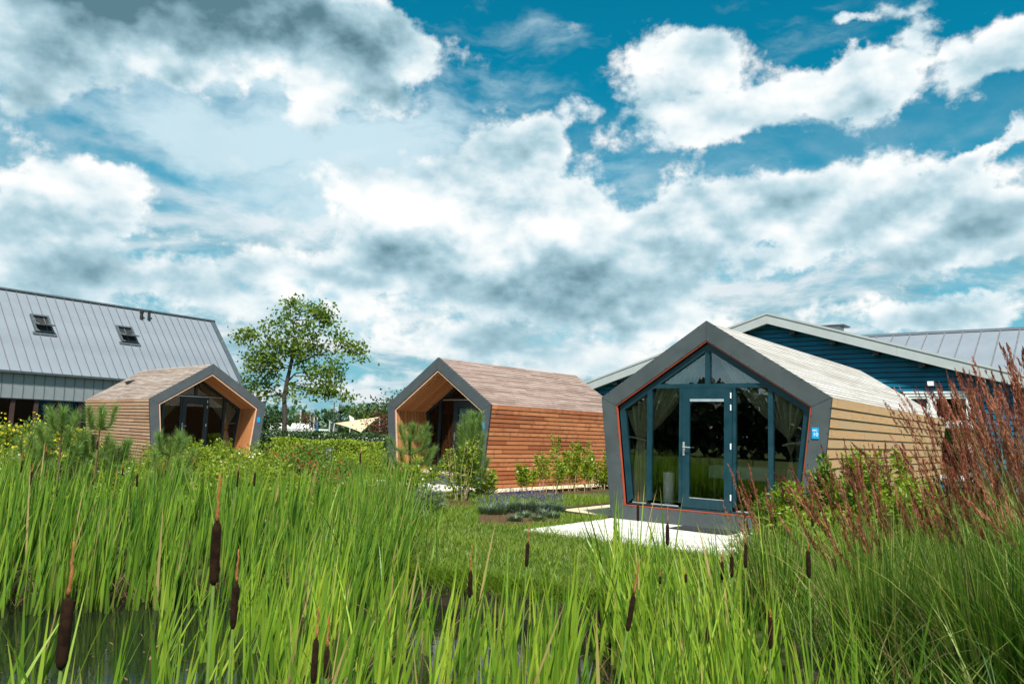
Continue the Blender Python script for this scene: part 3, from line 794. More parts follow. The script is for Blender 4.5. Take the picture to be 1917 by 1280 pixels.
# inside the cabin numbered 10
def furnish():
    def P(u, v, z=.303): x, y = to_world(10, u, v); return (x, y, z)
    yaw = CAB[10]['yaw']
    M_CLOTH = plain('white_cloth', (.62, .62, .58), .85); M_LWOOD = plain('light_wood', (.45, .32, .17), .6)
    M_GRN = leafy('house_plant_leaf', (.015, .05, .01), (.03, .09, .02), (.05, .13, .03))
    t = thing('dining_table', 'table under a white cloth behind the glass of the door', 'table', P(-.15, 2.3), yaw)
    MB().box((-.6, -.4, .70), (.6, .4, .74)).build('table_top', M_LWOOD, t)
    cl = MB(); cl.box((-.62, -.42, .742), (.62, .42, .748)); cl.box((-.62, -.42, .50), (.62, -.414, .745)); cl.box((-.62, .414, .50), (.62, .42, .745)); cl.build('table_cloth', M_CLOTH, t)
    for sx in (-1, 1):
        for sy in (-1, 1): MB().box((sx*.52 - .025, sy*.33 - .025, 0), (sx*.52 + .025, sy*.33 + .025, .70)).build('leg', M_LWOOD, t)
    t = thing('pedestal', 'white cylinder standing inside behind the pane beside the door', 'pedestal', P(-.98, .55), yaw)
    MB().tube([(0, 0, 0), (0, 0, .62)], .105, 24).build('column', M_WHITE, t, smooth=False)
    MB().tube([(0, 0, .62), (0, 0, .65)], .11, 24).build('cap', M_BLACK, t)
    t = thing('bench', 'low light wood bench seen through the pane beside the door hinges', 'bench', P(.95, 1.7), yaw)
    MB().box((-.42, -.16, .40), (.42, .16, .44)).build('seat', M_LWOOD, t); MB().box((-.42, -.16, .20), (.42, .16, .23)).build('shelf', M_LWOOD, t)
    for sx in (-1, 1): MB().box((sx*.40 - .02, -.15, 0), (sx*.40 + .02, .15, .40)).build('leg', M_LWOOD, t)
    t = thing('wall_cabinet', 'pale cabinet fixed inside the cabin, seen through the glass', 'cabinet', P(.95, 3.6), yaw)
    MB().box((-.5, -.15, .85), (.5, .15, 1.65)).build('body', plain('cabinet_grey', (.42, .44, .42), .6), t); MB().box((-.02, -.17, 1.1), (.0, -.15, 1.3)).build('handle', M_BLACK, t)
    t = thing('potted_plant', 'small dark pot plant standing on the white cloth', 'plant', P(-.55, 2.25, .303 + .748), yaw)
    MB().tube([(0, 0, 0), (0, 0, .14)], [.05, .07], 12).build('pot', M_BLACK, t)
    C = rng.normal(size=(120, 3)) * (.09, .09, .07) + (0, 0, .24); V, F, A = leaf_quads(C, .05); link('foliage', np_mesh('foliage', V, F, M_GRN, A), t)
furnish()
mx, my = to_world(10, .18, -.45)
mat = thing('doormat', 'thin black doormat lying on the pale slabs at the glass door', 'doormat', (mx, my, .040), CAB[10]['yaw'] - .05)
MB().box((-.52, -.26, 0), (.52, .26, .018)).build('mat_body', plain('rubber', (.012, .014, .018), .8, var=.3, scale=40, bumpy=.5), mat)

# ------------------------------------------------------------------ metal barn
M_ZINC = plain('zinc_roof', (.185, .212, .245), .5, .1, .35, .04, .7)
M_ZINC_W = plain('zinc_wall', (.22, .25, .27), .5, .1, .5, .10, 1.1)
M_ZINC_DK = plain('zinc_dark', (.075, .095, .11), .5, .3)
M_RUST = plain('brown_post', (.045, .022, .018), .6)
M_DARKGLASS = glass('dark_window_glass', (.25, .27, .28), 1.5, 1.0)
M_SLATS = plain('louvre_grey', (.10, .115, .125), .5)
M_SEAM = plain('seam_shade', (.13, .135, .15), .5, .1)  # ribs coloured darker in place of the shadow they would cast
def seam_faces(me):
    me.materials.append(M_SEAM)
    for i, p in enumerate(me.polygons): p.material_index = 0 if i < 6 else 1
def build_barn():
    t = thing('barn', 'long barn clad in grey standing seam metal with two open roof windows', 'barn', (-15.194, 45, 0), -.601)
    he, hw, hr, LN, pit = 3.615, 3.406, 7.567, 18.9, .45
    sl = math.hypot(hw, hr - he); dx, dz = hw / sl, -(hr - he) / sl
    X = Vector((dx, 0, dz)); Y = Vector((0, 1, 0)); Z = X.cross(Y)
    M0 = Matrix((X, Y, Z)).transposed().to_4x4(); M0.translation = Vector((-hw, 0, hr))
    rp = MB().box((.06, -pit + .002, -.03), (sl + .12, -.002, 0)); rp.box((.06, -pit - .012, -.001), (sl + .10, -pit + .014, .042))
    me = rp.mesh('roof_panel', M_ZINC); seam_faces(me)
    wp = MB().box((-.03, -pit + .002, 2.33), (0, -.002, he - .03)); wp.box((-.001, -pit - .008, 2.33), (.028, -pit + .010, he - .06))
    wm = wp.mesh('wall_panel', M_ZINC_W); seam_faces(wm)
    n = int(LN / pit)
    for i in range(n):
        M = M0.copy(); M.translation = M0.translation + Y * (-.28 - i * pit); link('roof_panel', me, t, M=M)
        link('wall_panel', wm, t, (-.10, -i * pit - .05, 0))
    # trims
    m = MB(); m.box((.0, -.27, -.05), (sl + .14, .02, .035), M0); m.build('verge_trim', M_ZINC_DK, t)
    m = MB(); m.tube([(-hw, .03, hr + .03), (-hw, -LN, hr + .03)], .085, 8); m.build('ridge_cap', M_ZINC_DK, t)
    m = MB(); m.box((.02, -LN, he - .16), (.12, .0, he - .06)); m.build('gutter', M_ZINC_DK, t)
    # far slope, gables, inner walls
    m = MB(); m.add([(-hw, 0, hr), (-hw, -LN, hr), (-2*hw - .1, -LN, he - .1), (-2*hw - .1, 0, he - .1)], [(0, 1, 2, 3)]); m.build('far_roof', M_ZINC, t)
    g = [(-.13, 0), (-.13, he - .05), (-hw, hr - .06), (-2*hw, he - .05), (-2*hw, 0)]
    m = MB(); m.prism(g, -.30, -.15); m.build('gable_wall', M_ZINC_W, t); m = MB(); m.prism(g, -LN, -LN + .1); m.build('gable_wall', M_ZINC_W, t)
    m = MB(); m.box((-2*hw, -LN, 0), (-2*hw + .1, -.3, he - .05)); m.build('rear_wall', M_ZINC_W, t)
    m = MB(); m.box((-.9, -LN, 0), (-.8, -.3, 2.4)); m.build('inner_wall', M_BLACK, t)
    m = MB(); m.box((-.20, -LN, 2.30), (-.09, -.05, 2.345)); m.build('lintel', M_BLACK, t)
    # strip of dark glazing below the metal
    bay = .99
    for i in range(int(LN / bay)):
        y = -.1 - i * bay
        MB().box((-.30, y - .19, 0), (-.16, y, 2.30)).build('window_post', M_RUST, t)
        w = MB().box((-.24, y - bay + .002, .5), (-.22, y - .192, 2.30)).build('window', M_DARKGLASS, t)
        s = MB()
        for q in range(9): s.box((-.36, y - bay + .02, .7 + q * .17), (-.30, y - .21, .79 + q * .17))
        s.build('blind', M_SLATS, w)
        MB().box((-.30, y - bay, 0), (-.16, y - .192, .5)).build('base_panel', M_RUST, t)
    # roof windows
    for y1, y0 in ((-9.95, -10.80), (-5.68, -6.58)):
        W, s0, s1 = y1 - y0, 1.55, 2.70
        M = M0.copy(); M.translation = M0.translation + Y * y0
        fr_ = MB(); b = .09
        for lo, hi in (((s0, 0, 0), (s0 + b, W, .12)), ((s1 - b, 0, 0), (s1, W, .12)), ((s0 + b, 0, 0), (s1 - b, b, .12)), ((s0 + b, W - b, 0), (s1 - b, W, .12))): fr_.box(lo, hi, M)
        f = fr_.build('roof_window', M_ZINC_DK, t)
        MB().box((s1 + .002, -.12, .01), (s1 + .16, W + .12, .05), M).build('flashing', M_ZINC_DK, f)
        MB().box((s0 + b, b, .003), (s1 - b, W - b, .02), M).build('opening', M_BLACK, f)
        # sash swung on its middle
        ph = math.radians(-38); S2 = M @ Matrix.Translation((.5 * (s0 + s1), 0, .10)) @ Matrix.Rotation(ph, 4, 'Y')
        h = (s1 - s0) / 2 - .05; sm = MB(); e = .07
        for lo, hi in (((-h, .06, -.03), (-h + e, W - .06, .03)), ((h - e, .06, -.03), (h, W - .06, .03)), ((-h + e, .06, -.03), (h - e, .06 + e, .03)), ((-h + e, W - .06 - e, -.03), (h - e, W - .06, .03))): sm.box(lo, hi, S2)
        sm.build('sash', M_SLATS, f)
        MB().box((-h + e, .06 + e, -.006), (h - e, W - .06 - e, .006), S2).build('sash_pane', M_DARKGLASS, f)
    for y, h, r in ((-4.85, .45, .085), (-4.42, .55, .075)):
        p = M0 @ Vector((.70, y, 0)); m = MB(); m.tube([p, p + Vector((0, 0, h))], r, 10); m.tube([p + Vector((0, 0, h - .10)), p + Vector((0, 0, h))], r * 1.3, 10)
        m.build('vent_pipe', M_BLACK, t)
build_barn()

# ------------------------------------------------------------------ blue boarded building
M_BLUE = plain('blue_boards', (.004, .112, .195), .5, 0, .2, .2, 1.6)
M_FASCIA = plain('pale_fascia', (.40, .43, .43), .5, 0, .4, .06, 2)
def build_blue():
    t = thing('blue_building', 'dark blue weatherboarded building with a pale gable fascia, behind the glass fronted cabin', 'building', (9.82, 30, 0), -.687)
    A, k, HW, YW = 6.46, .309, 9.2, .40
    zr = lambda x: A - k * abs(x)
    pit = .178; tilt = .026
    z = .2
    while z < A - .35:
        x1 = min(HW - .3, (A - .30 - z - pit * .5) / k)
        zt = z + pit - .030
        xt = min(HW - .3, (A - .22 - zt) / k)
        xb = min(HW - .3, (A - .22 - z) / k)
        if xt < .05: break
        v = [(-xb, YW - tilt, z), (xb, YW - tilt, z), (xt, YW, zt), (-xt, YW, zt), (-xb, YW + .012, z), (xb, YW + .012, z)]
        MB().add(v, [(0, 1, 2, 3), (1, 0, 4, 5)]).build('weatherboard', M_BLUE, t)
        z += pit
    g = [(-HW + .3, 0), (-HW + .3, zr(HW) - .2), (0, A - .2), (HW - .3, zr(HW) - .2), (HW - .3, 0)]
    MB().prism(g, YW + .014, YW + .12).build('gable_wall', M_GAP_SHADE, t)  # coloured near black so the board gaps read as shade lines
    for s in (-1, 1): MB().box((s*(HW-.3) - .06, YW + .12, 0), (s*(HW-.3) + .06, 13, zr(HW) - .2)).build('side_wall', M_BLUE, t)
    MB().prism(g, 12.9, 13).build('gable_wall', M_BLUE, t)
    for s in (-1, 1):
        MB().prism([(0, A - .004), (s*HW, zr(HW) - .004), (s*HW, zr(HW) - .16), (0, A - .16)], .035, 13.3).build('roof', M_ZINC, t)
        # fascia in two lengths, with a narrow capping
        for a, b in ((0, 4.62), (4.62, HW)):
            MB().prism([(s*(a+.003), zr(a) - .05), (s*(b-.003), zr(b) - .05), (s*(b-.003), zr(b) - .40), (s*(a+.003), zr(a) - .40)], .0, .030).build('fascia', M_FASCIA, t)
        MB().prism([(0, A + .03), (s*HW, zr(HW) + .03), (s*HW, zr(HW) - .047), (0, A - .047)], -.022, .05).build('fascia_cap', M_FASCIA, t)
        MB().prism([(0, A - .342), (s*HW, zr(HW) - .342), (s*HW, zr(HW) - .36), (0, A - .36)], .032, YW - .02).build('soffit', M_FASCIA, t)
        for i in range(6):
            x = s * (.95 + 1.475 * i)
            MB().box((x - .10, .06, zr(x) - .56), (x + .10, YW - .02, zr(x) - .37)).build('rafter_end', M_BLACK, t)
    # white window unit
    w = bpy.data.objects.new('window', None); COL.objects.link(w); w.parent = t; w.location = (0, YW - .03, 0)
    x0, x1, zt, zb = 4.77, 6.80, 3.36, .45
    f = MB(); fw = .10
    f.box((x0, -.05, zb), (x0 + fw, .01, zt)); f.box((x1 - fw, -.05, zb), (x1, .01, zt)); f.box((x0 + fw, -.05, zt - fw), (x1 - fw, .01, zt)); f.box((x0 + fw, -.05, zb), (x1 - fw, .01, zb + fw))
    xm = .5 * (x0 + x1) - .2
    f.box((xm - .06, -.051, zb + fw), (xm + .06, .009, zt - fw)); f.box((x0 - .06, -.07, zt + .002), (x1 + .06, .01, zt + .06))
    f.build('window_frame', M_WHITE, w)
    for a, b in ((x0 + fw, xm - .06), (xm + .06, x1 - fw)):
        for c, d in ((2.36, zt - fw), (zb + fw, 2.28)):
            s = MB(); q = .085
            s.box((a, -.03, c), (a + q, .0, d)); s.box((b - q, -.03, c), (b, .0, d)); s.box((a + q, -.03, c), (b - q, .0, c + q)); s.box((a + q, -.03, d - q), (b - q, .0, d))
            s.build('sash', M_WHITE, w)
            MB().box((a + q, -.018, c + q), (b - q, -.012, d - q)).build('pane', M_DARKGLASS, w)
        MB().box((a, -.04, 2.282), (b, .0, 2.358)).build('transom', M_WHITE, w)
    l = MB(); l.box((5.50, YW - .20, 3.61), (5.69, YW - .02, 3.76)); l.build('wall_lamp', M_WHITE, t)
    v = MB(); v.box((.70, 4.4, zr(1.0) - .1), (1.40, 5.0, zr(1.0) + .28)); v.build('roof_vent', M_FASCIA, t)
    v = MB(); v.slab([(.52, 4.25), (1.62, 4.25), (1.62, 5.15), (.52, 5.15)], zr(1.0) + .283, zr(1.0) + .34); v.build('vent_cap', M_ZINC_DK, t)
build_blue()

def build_roof2():
    t = thing('metal_building', 'building with a pale ribbed metal roof rising behind the blue gable', 'building', (20, 48, 0), -.687)
    X = Vector((0, -math.cos(.56), -math.sin(.56))); Y = Vector((1, 0, 0)); Z = Vector((0, -math.sin(.56), math.cos(.56)))
    me = MB().box((0, .004, -.05), (8.2, .896, 0)).box((0, -.025, -.02), (8.2, .025, .05)).mesh('roof_panel', M_ZINC); seam_faces(me)
    for i in range(26):
        M = Matrix((X, Y, Z)).transposed().to_4x4(); M.translation = Vector((-3 + i * .9, 0, 8.0))
        link('roof_panel', me, t, M=M)
    MB().box((-3.2, -.14, 7.96), (20.6, .16, 8.10)).build('ridge_cap', M_ZINC, t)
    MB().box((-3, -6.4, 0), (20.4, -6.3, 3.75)).build('wall', M_ZINC_W, t); MB().box((-3, 6.3, 0), (20.4, 6.4, 3.7)).build('wall', M_ZINC_W, t)
    MB().add([(-3.2, 0, 7.98), (20.6, 0, 7.98), (20.6, 7, 3.6), (-3.2, 7, 3.6)], [(0, 1, 2, 3)]).build('far_roof', M_ZINC, t)
build_roof2()

# ------------------------------------------------------------------ harbour things far behind
M_MAST = plain('pale_mast', (.42, .43, .43), .5); M_MASTDK = plain('dark_mast', (.05, .05, .05), .6)
def post(name, label, cat, x, y, h, r, material, group=None, tilt=0., z=0.):
    t = thing(name, label, cat, (x, y, z), 0, group)
    MB().tube([(0, 0, 0), (tilt * h, 0, h)], [r, r * .7], 6).build('shaft', material, t)
    return t
post('mast', 'taller dark mast far behind the tree, with the lamp beside it', 'mast', -12.64, 58, 3.2, .06, M_MASTDK, 'masts beyond the hedges', .03)
post('mast', 'dark upright mast standing apart on the tree side of the lamp', 'mast', -13.39, 60, 3.4, .06, M_MASTDK, 'masts beyond the hedges')
for x, h, l in ((-15.9, 2.75, 'pale mast under the crown of the tree, nearest its trunk'), (-15.15, 2.45, 'pale mast under the outer branches of the tree'), (-14.85, 2.2, 'shortest pale mast next to the furled blue parasol'), (-13.65, 2.0, 'short pale post close to the beige sail canopy')):
    post('mast', l, 'mast', x, 60, h, .07, M_MAST, 'masts beyond the hedges')
t = post('street_lamp', 'small dark street lamp with a bowl shaped head beyond the hedges', 'street lamp', -9.64, 45, 2.3, .035, M_MASTDK)
MB().tube([(0, 0, 2.3), (0, 0, 2.42)], [.05, .26], 10).build('lamp_head', M_MASTDK, t)
t = thing('parasol', 'furled blue parasol standing among the masts', 'parasol', (-14.6, 60, 0))
MB().tube([(0, 0, 0), (0, 0, 2.2)], .04, 6).build('pole', M_MAST, t); MB().tube([(0, 0, .7), (0, 0, 1.2), (0, 0, 2.1)], [.16, .14, .03], 8).build('canopy', plain('blue_cloth', (.01, .09, .20), .8), t)
t = thing('sun_canopy', 'beige stretched sail canopy on slanting poles beyond the hedge', 'canopy', (-7.6, 40, 0))
M_SAIL = plain('beige_sail', (.50, .39, .24), .85, var=.08)
nn = 10; V = []
c00, c10, c11, c01 = [Vector(q) for q in ((-1.25, 0, 1.72), (.42, -1.6, 1.32), (1.0, 0, 2.12), (-.1, 1.9, 2.02))]
for i in range(nn + 1):
    for j in range(nn + 1):
        a, b = i / nn, j / nn
        p = c00 * (1-a)*(1-b) + c10 * a*(1-b) + c11 * a*b + c01 * (1-a)*b
        ctr = (c00 + c10 + c11 + c01) / 4; e = (4*a*(1-a) * (1 if b in (0, 1) else 0) + 4*b*(1-b) * (1 if a in (0, 1) else 0))
        p = p + (ctr - p) * .07 * max(4*a*(1-a) * (abs(2*b-1))**2, 4*b*(1-b) * (abs(2*a-1))**2)
        V.append(tuple(p))
F = [(i*(nn+1)+j, (i+1)*(nn+1)+j, (i+1)*(nn+1)+j+1, i*(nn+1)+j+1) for i in range(nn) for j in range(nn)]
link('sail', np_mesh('sail', np.array(V), np.array(F), M_SAIL, smooth=True), t)
for a, b in ((c00, (-1.45, 0, 0)), (c10, (.5, -1.9, 0)), (c11, (1.15, 0, 0)), (c01, (-.1, 2.2, 0)), (Vector((-.3, 0, 1.5)), (-.55, -.4, 0))): MB().tube([a, b], .03, 6).build('pole', M_MAST, t)
t = thing('parasol', 'white tilted parasol peeking over the beige sail canopy', 'parasol', (-8.3, 41.5, 0))
MB().tube([(0, 0, 0), (-.1, 0, 2.1)], .03, 6).build('pole', M_MAST, t)
MB().tube([(-.14, 0, 2.15), (.0, 0, 1.95), (.30, 0, 1.60)], [.02, .12, .20], 10).build('canopy', M_WHITE, t)
t = thing('bollard', 'short pale grey bollard light standing among the flowering shrubs', 'bollard', (-6.0, 26.5, 0))
MB().box((-.09, -.09, 0), (.09, .09, .82)).build('post', plain('bollard_grey', (.30, .33, .37), .5), t); MB().box((-.10, -.10, .821), (.10, .10, .86)).build('cap', M_ZINC_DK, t)
t = thing('planter', 'low white curved planter wall beyond the shrubs, below the canopy', 'planter', (-7.0, 36.5, 0))
m = MB()
for i in range(10):
    a0, a1 = PI * (1.15 + .07 * i), PI * (1.15 + .07 * (i + 1))
    m.slab([(1.5*math.cos(a0), math.sin(a0)), (1.5*math.cos(a1), math.sin(a1)), (1.38*math.cos(a1), .9*math.sin(a1)), (1.38*math.cos(a0), .9*math.sin(a0))], 0, 1.12)
m.build('wall', M_WHITE, t)
def boat(x, y, s, label):
    t = thing('boat', label, 'boat', (x, y, 0), .05, 'white boats lying beyond the tree')
    h = MB(); n = 7; prof = [(-2.2, .55), (-1.6, .8), (0, .9), (1.4, .75), (2.6, .0)]
    top = [(x_ * s, w_ * s) for x_, w_ in prof]
    v = [(a, -b, 1.25) for a, b in top] + [(a, b, 1.25) for a, b in top] + [(a * .9, -b * .6, .3) for a, b in top] + [(a * .9, b * .6, .3) for a, b in top]
    f = []
    for i in range(4): f += [(i, i+1, i+11, i+10), (i+5, i+15, i+16, i+6), (i, i+5, i+6, i+1)]
    f += [(0, 10, 15, 5)]
    h.add(v, f); h.build('hull', M_WHITE, t)
    MB().add([(-1.6*s, -.5*s, 1.26), (.7*s, -.5*s, 1.26), (.7*s, .5*s, 1.26), (-1.6*s, .5*s, 1.26), (-1.4*s, -.42*s, 1.72), (.2*s, -.42*s, 1.72), (.2*s, .42*s, 1.72), (-1.4*s, .42*s, 1.72)], [(4,5,6,7), (0,1,5,4), (1,2,6,5), (2,3,7,6), (3,0,4,7)]).build('cabin_top', M_WHITE, t)
boat(-22.4, 78, 1.0, 'white boat nearest the pale cabin, beyond the hedge')
boat(-19.6, 76, .85, 'smaller white boat beyond the hedge, just past the tree trunk')

# ------------------------------------------------------------------ trees
M_BARK = plain('bark', (.050, .043, .036), .9, 0, .2, .35, 9, .6)
M_BARK_RED = plain('bark_reddish', (.13, .075, .05), .85, 0, .2, .3, 9, .5)
L_TREE = leafy('tree_leaf', (.055, .10, .014), (.115, .18, .022), (.19, .26, .04), .42)
L_DARK = leafy('dark_leaf', (.018, .045, .012), (.030, .070, .018), (.055, .105, .025), .3)
L_LIME = leafy('lime_leaf', (.11, .17, .012), (.20, .27, .020), (.30, .35, .035), .42)
L_MID = leafy('shrub_leaf', (.055, .105, .014), (.105, .17, .022), (.17, .24, .035), .4)
L_GREY = leafy('lavender_leaf', (.07, .11, .065), (.10, .15, .09), (.14, .19, .11), .25)
L_BLUEG = leafy('blue_green_leaf', (.035, .085, .045), (.06, .12, .06), (.09, .16, .075), .3)
L_REDLEAF = leafy('copper_leaf', (.05, .018, .012), (.10, .035, .02), (.16, .07, .03), .3)
L_WOOD = leafy('wood_leaf', (.010, .022, .008), (.016, .034, .010), (.026, .048, .016), .15)
L_NEEDLE = leafy('pine_needle', (.09, .17, .038), (.16, .255, .065), (.26, .35, .10), .36, .5, tipcol=(.16, .25, .06))
M_YELLOW = leafy('yellow_petal', (.62, .46, .01), (.72, .56, .02), (.75, .62, .06), .3)
M_REDFL = leafy('red_petal', (.30, .012, .015), (.42, .02, .03), (.50, .06, .05), .3)
M_WHITEFL = leafy('white_petal', (.62, .60, .50), (.70, .68, .58), (.78, .76, .70), .3)
M_PURPLE = leafy('lavender_flower', (.06, .05, .13), (.095, .08, .19), (.14, .12, .24), .2)
M_STEM = plain('green_stem', (.10, .13, .03), .7)
M_STEM_TAN = plain('tan_stem', (.27, .21, .11), .8)

def branch_paths(points, trunk, rs):
    """join each crown point to the nearest lower node; returns polylines with radii"""
    nodes = [Vector(p) for p in trunk]; parent = [max(i - 1, 0) for i in range(len(trunk))]
    order = sorted(points, key=lambda p: (Vector(p) - nodes[-1]).length)
    for p in order:
        p = Vector(p); best, bi = 1e9, 0
        for i, q in enumerate(nodes):
            if q.z < p.z + .25:
                dd = (q - p).length + .35 * max(0, q.z - p.z + .1)
                if dd < best: best, bi = dd, i
        q = nodes[bi]; steps = max(1, int((p - q).length / .45)); last = bi
        for s in range(1, steps + 1):
            f = s / steps; r = q.lerp(p, f) + Vector((rs.gauss(0, .05), rs.gauss(0, .05), .12 * math.sin(f * PI) + rs.gauss(0, .03)))
            nodes.append(r); parent.append(last); last = len(nodes) - 1
    load = [0] * len(nodes)
    for i in range(len(nodes) - 1, len(trunk) - 1, -1):
        load[i] += 1; load[parent[i]] += load[i]
    for i in range(len(trunk) - 1, 0, -1): load[parent[i]] += load[i] + 1
    return nodes, parent, load

def make_tree(name, label, loc, blobs, trunk, npts, leaves, lsize, lm, group=None, seed=1, bark=None, trunk_r=.16, lw=1.6, spread=.32, name_cat='tree'):
    rs = random.Random(seed); r = np.random.default_rng(seed)
    t = thing(name, label, name_cat, loc, 0, group)
    pts = []; wsum = sum(b[6] for b in blobs)
    for b in blobs:
        k = max(1, int(npts * b[6] / wsum)); g = r.normal(size=(k, 3)); g /= np.linalg.norm(g, axis=1, keepdims=True); g *= r.random((k, 1)) ** (1/2.2)
        pts += [tuple(np.array(b[:3]) + q * np.array(b[3:6])) for q in g]
    nodes, par, load = branch_paths(pts, trunk, rs)
    top = max(load)
    m = MB(); nt = len(trunk)
    m.tube(trunk, [trunk_r * (1 - .5 * i / nt) for i in range(nt)], 8); m.build('trunk', bark or M_BARK, t, smooth=True)
    lb = MB()
    for i in range(nt, len(nodes)):
        ra, rb = [max(.009, trunk_r * .75 * (load[j] / top) ** .48) for j in (par[i], i)]
        lb.tube([nodes[par[i]], nodes[i]], [min(ra, rb * 1.5), rb], 4, cap=False)
    lb.build('limbs', bark or M_BARK, t)['kind'] = 'stuff'
    tip = np.array([tuple(nodes[i]) for i in range(nt, len(nodes)) if load[i] <= 9])
    c = tip[r.integers(0, len(tip), leaves)] + r.normal(size=(leaves, 3)) * spread * np.array([1, 1, .8])
    tn = np.clip(.5 + .22 * r.normal(size=leaves), 0, 1)
    V, F, A = leaf_quads(c, lsize, lw, .25, tn)
    o = link('crown', np_mesh('crown', V, F, lm, A), t); return t

make_tree('deciduous_tree', 'slender leafy tree with gaps in its crown, standing alone between two cabins', (-11.95, 42, 0),
    [(-.3, 0, 5.9, 1.7, 1.3, 1.5, 1.4), (1.2, 0, 6.0, 1.8, 1.3, 1.6, 1.4), (-1.6, 0, 4.4, 1.3, 1.1, 1.1, .8), (1.9, 0, 4.2, 1.7, 1.2, 1.2, 1.0), (.6, 0, 3.2, 1.6, 1.1, .7, .38),
     (-2.3, 0, 6.3, .7, .5, .5, .3), (3.3, 0, 5.7, 1.0, .7, .7, .4), (.3, 0, 7.6, .9, .7, .7, .5), (1.6, 0, 7.6, .7, .6, .7, .4), (-2.0, 0, 3.2, .7, .6, .8, .3), (2.7, 0, 3.3, .8, .7, .45, .25)],
    [(0, 0, 0), (.02, 0, .8), (.0, 0, 1.6), (-.05, .02, 2.3), (-.12, 0, 3.0), (-.05, .05, 3.8), (.1, 0, 4.6), (.2, 0, 5.4), (.3, 0, 6.2)], 240, 6000, .130, L_TREE, seed=5, trunk_r=.15, spread=.26)
make_tree('bushy_tree', 'rounded dark green tree partly hidden by the frame of the red brown cabin', (-6.3, 44, 0), [(0, 0, 2.2, 1.5, 1.2, 1.3, 1), (.9, 0, 2.7, 1.0, 1, .9, .6)], [(0, 0, 0), (0, 0, .8), (.05, 0, 1.6)], 70, 3800, .10, L_DARK, 'small trees beyond the canopy', 6)
make_tree('bushy_tree', 'loose mid green tree rising behind the beige sail canopy', (-8.1, 45, 0), [(0, 0, 2.0, 1.0, .9, 1.0, 1), (.8, 0, 2.5, .6, .6, .5, .4)], [(0, 0, 0), (0, 0, .7), (0, 0, 1.4)], 50, 1500, .09, L_MID, 'small trees beyond the canopy', 7)
make_tree('copper_bush', 'copper leaved bush at the end of the beige sail canopy', (-6.15, 38, 0), [(0, 0, 1.5, .55, .5, .75, 1)], [(0, 0, 0), (0, 0, .5), (0, 0, 1.0)], 26, 900, .07, L_REDLEAF, None, 8, name_cat='bush', trunk_r=.06)
make_tree('copper_bush', 'small russet shrub among the masts beyond the hedge', (-14.6, 57, 0), [(0, 0, 1.8, .6, .5, .6, 1)], [(0, 0, 0), (0, 0, .7), (0, 0, 1.3)], 20, 350, .09, L_REDLEAF, None, 9, name_cat='bush', trunk_r=.05)
make_tree('spindly_tree', 'narrow dark tree standing close behind the pale cabin corner', (-18.0, 58, 0), [(0, 0, 2.0, .7, .6, 1.0, 1), (1.0, 0, 1.6, .6, .6, .6, .5)], [(0, 0, 0), (0, 0, .8), (0, 0, 1.8)], 36, 1100, .12, L_DARK, 'small trees beyond the canopy', 10)

# far wood along the horizon, and the wood behind the viewpoint that the cabin glass mirrors
def wood_mass(name, x0, x1, y, h0, h1, n, lm, size, depth=6., y1=None, seed=3):
    r = np.random.default_rng(seed); k = 26
    cx = np.linspace(x0, x1, k) + r.normal(size=k) * 1.2; cy = np.linspace(y, y if y1 is None else y1, k) + r.normal(size=k) * depth * .3; hh = r.uniform(h0, h1, k)
    i = r.integers(0, k, n); q = r.normal(size=(n, 3)); q /= np.linalg.norm(q, axis=1, keepdims=True); q *= r.random((n, 1)) ** .4
    step = abs(x1 - x0) / k + (0 if y1 is None else abs(y1 - y) / k)
    C = np.stack([cx[i] + q[:, 0] * step * 1.1, cy[i] + q[:, 1] * depth * .5, hh[i] * .5 * (1 + q[:, 2])], -1)
    V, F, A = leaf_quads(C, size, 1.5, .3); stuff(name, np_mesh(name, V, F, lm, A))
wood_mass('far_wood', -150, -20, 235, 5, 9, 5000, L_BLUEG, 1.1, 12, seed=12)
wood_mass('far_wood', -62, 2, 120, 1.5, 2.9, 3000, L_DARK, .55, 5, seed=14)
wood_mass('rear_wood', -64, -20, 2, 5.6, 7.4, 20000, L_WOOD, .55, 6, -40, seed=13)
wood_mass('rear_wood', -22, 40, -38, 5.0, 6.8, 13000, L_WOOD, .6, 6, -36, seed=15)

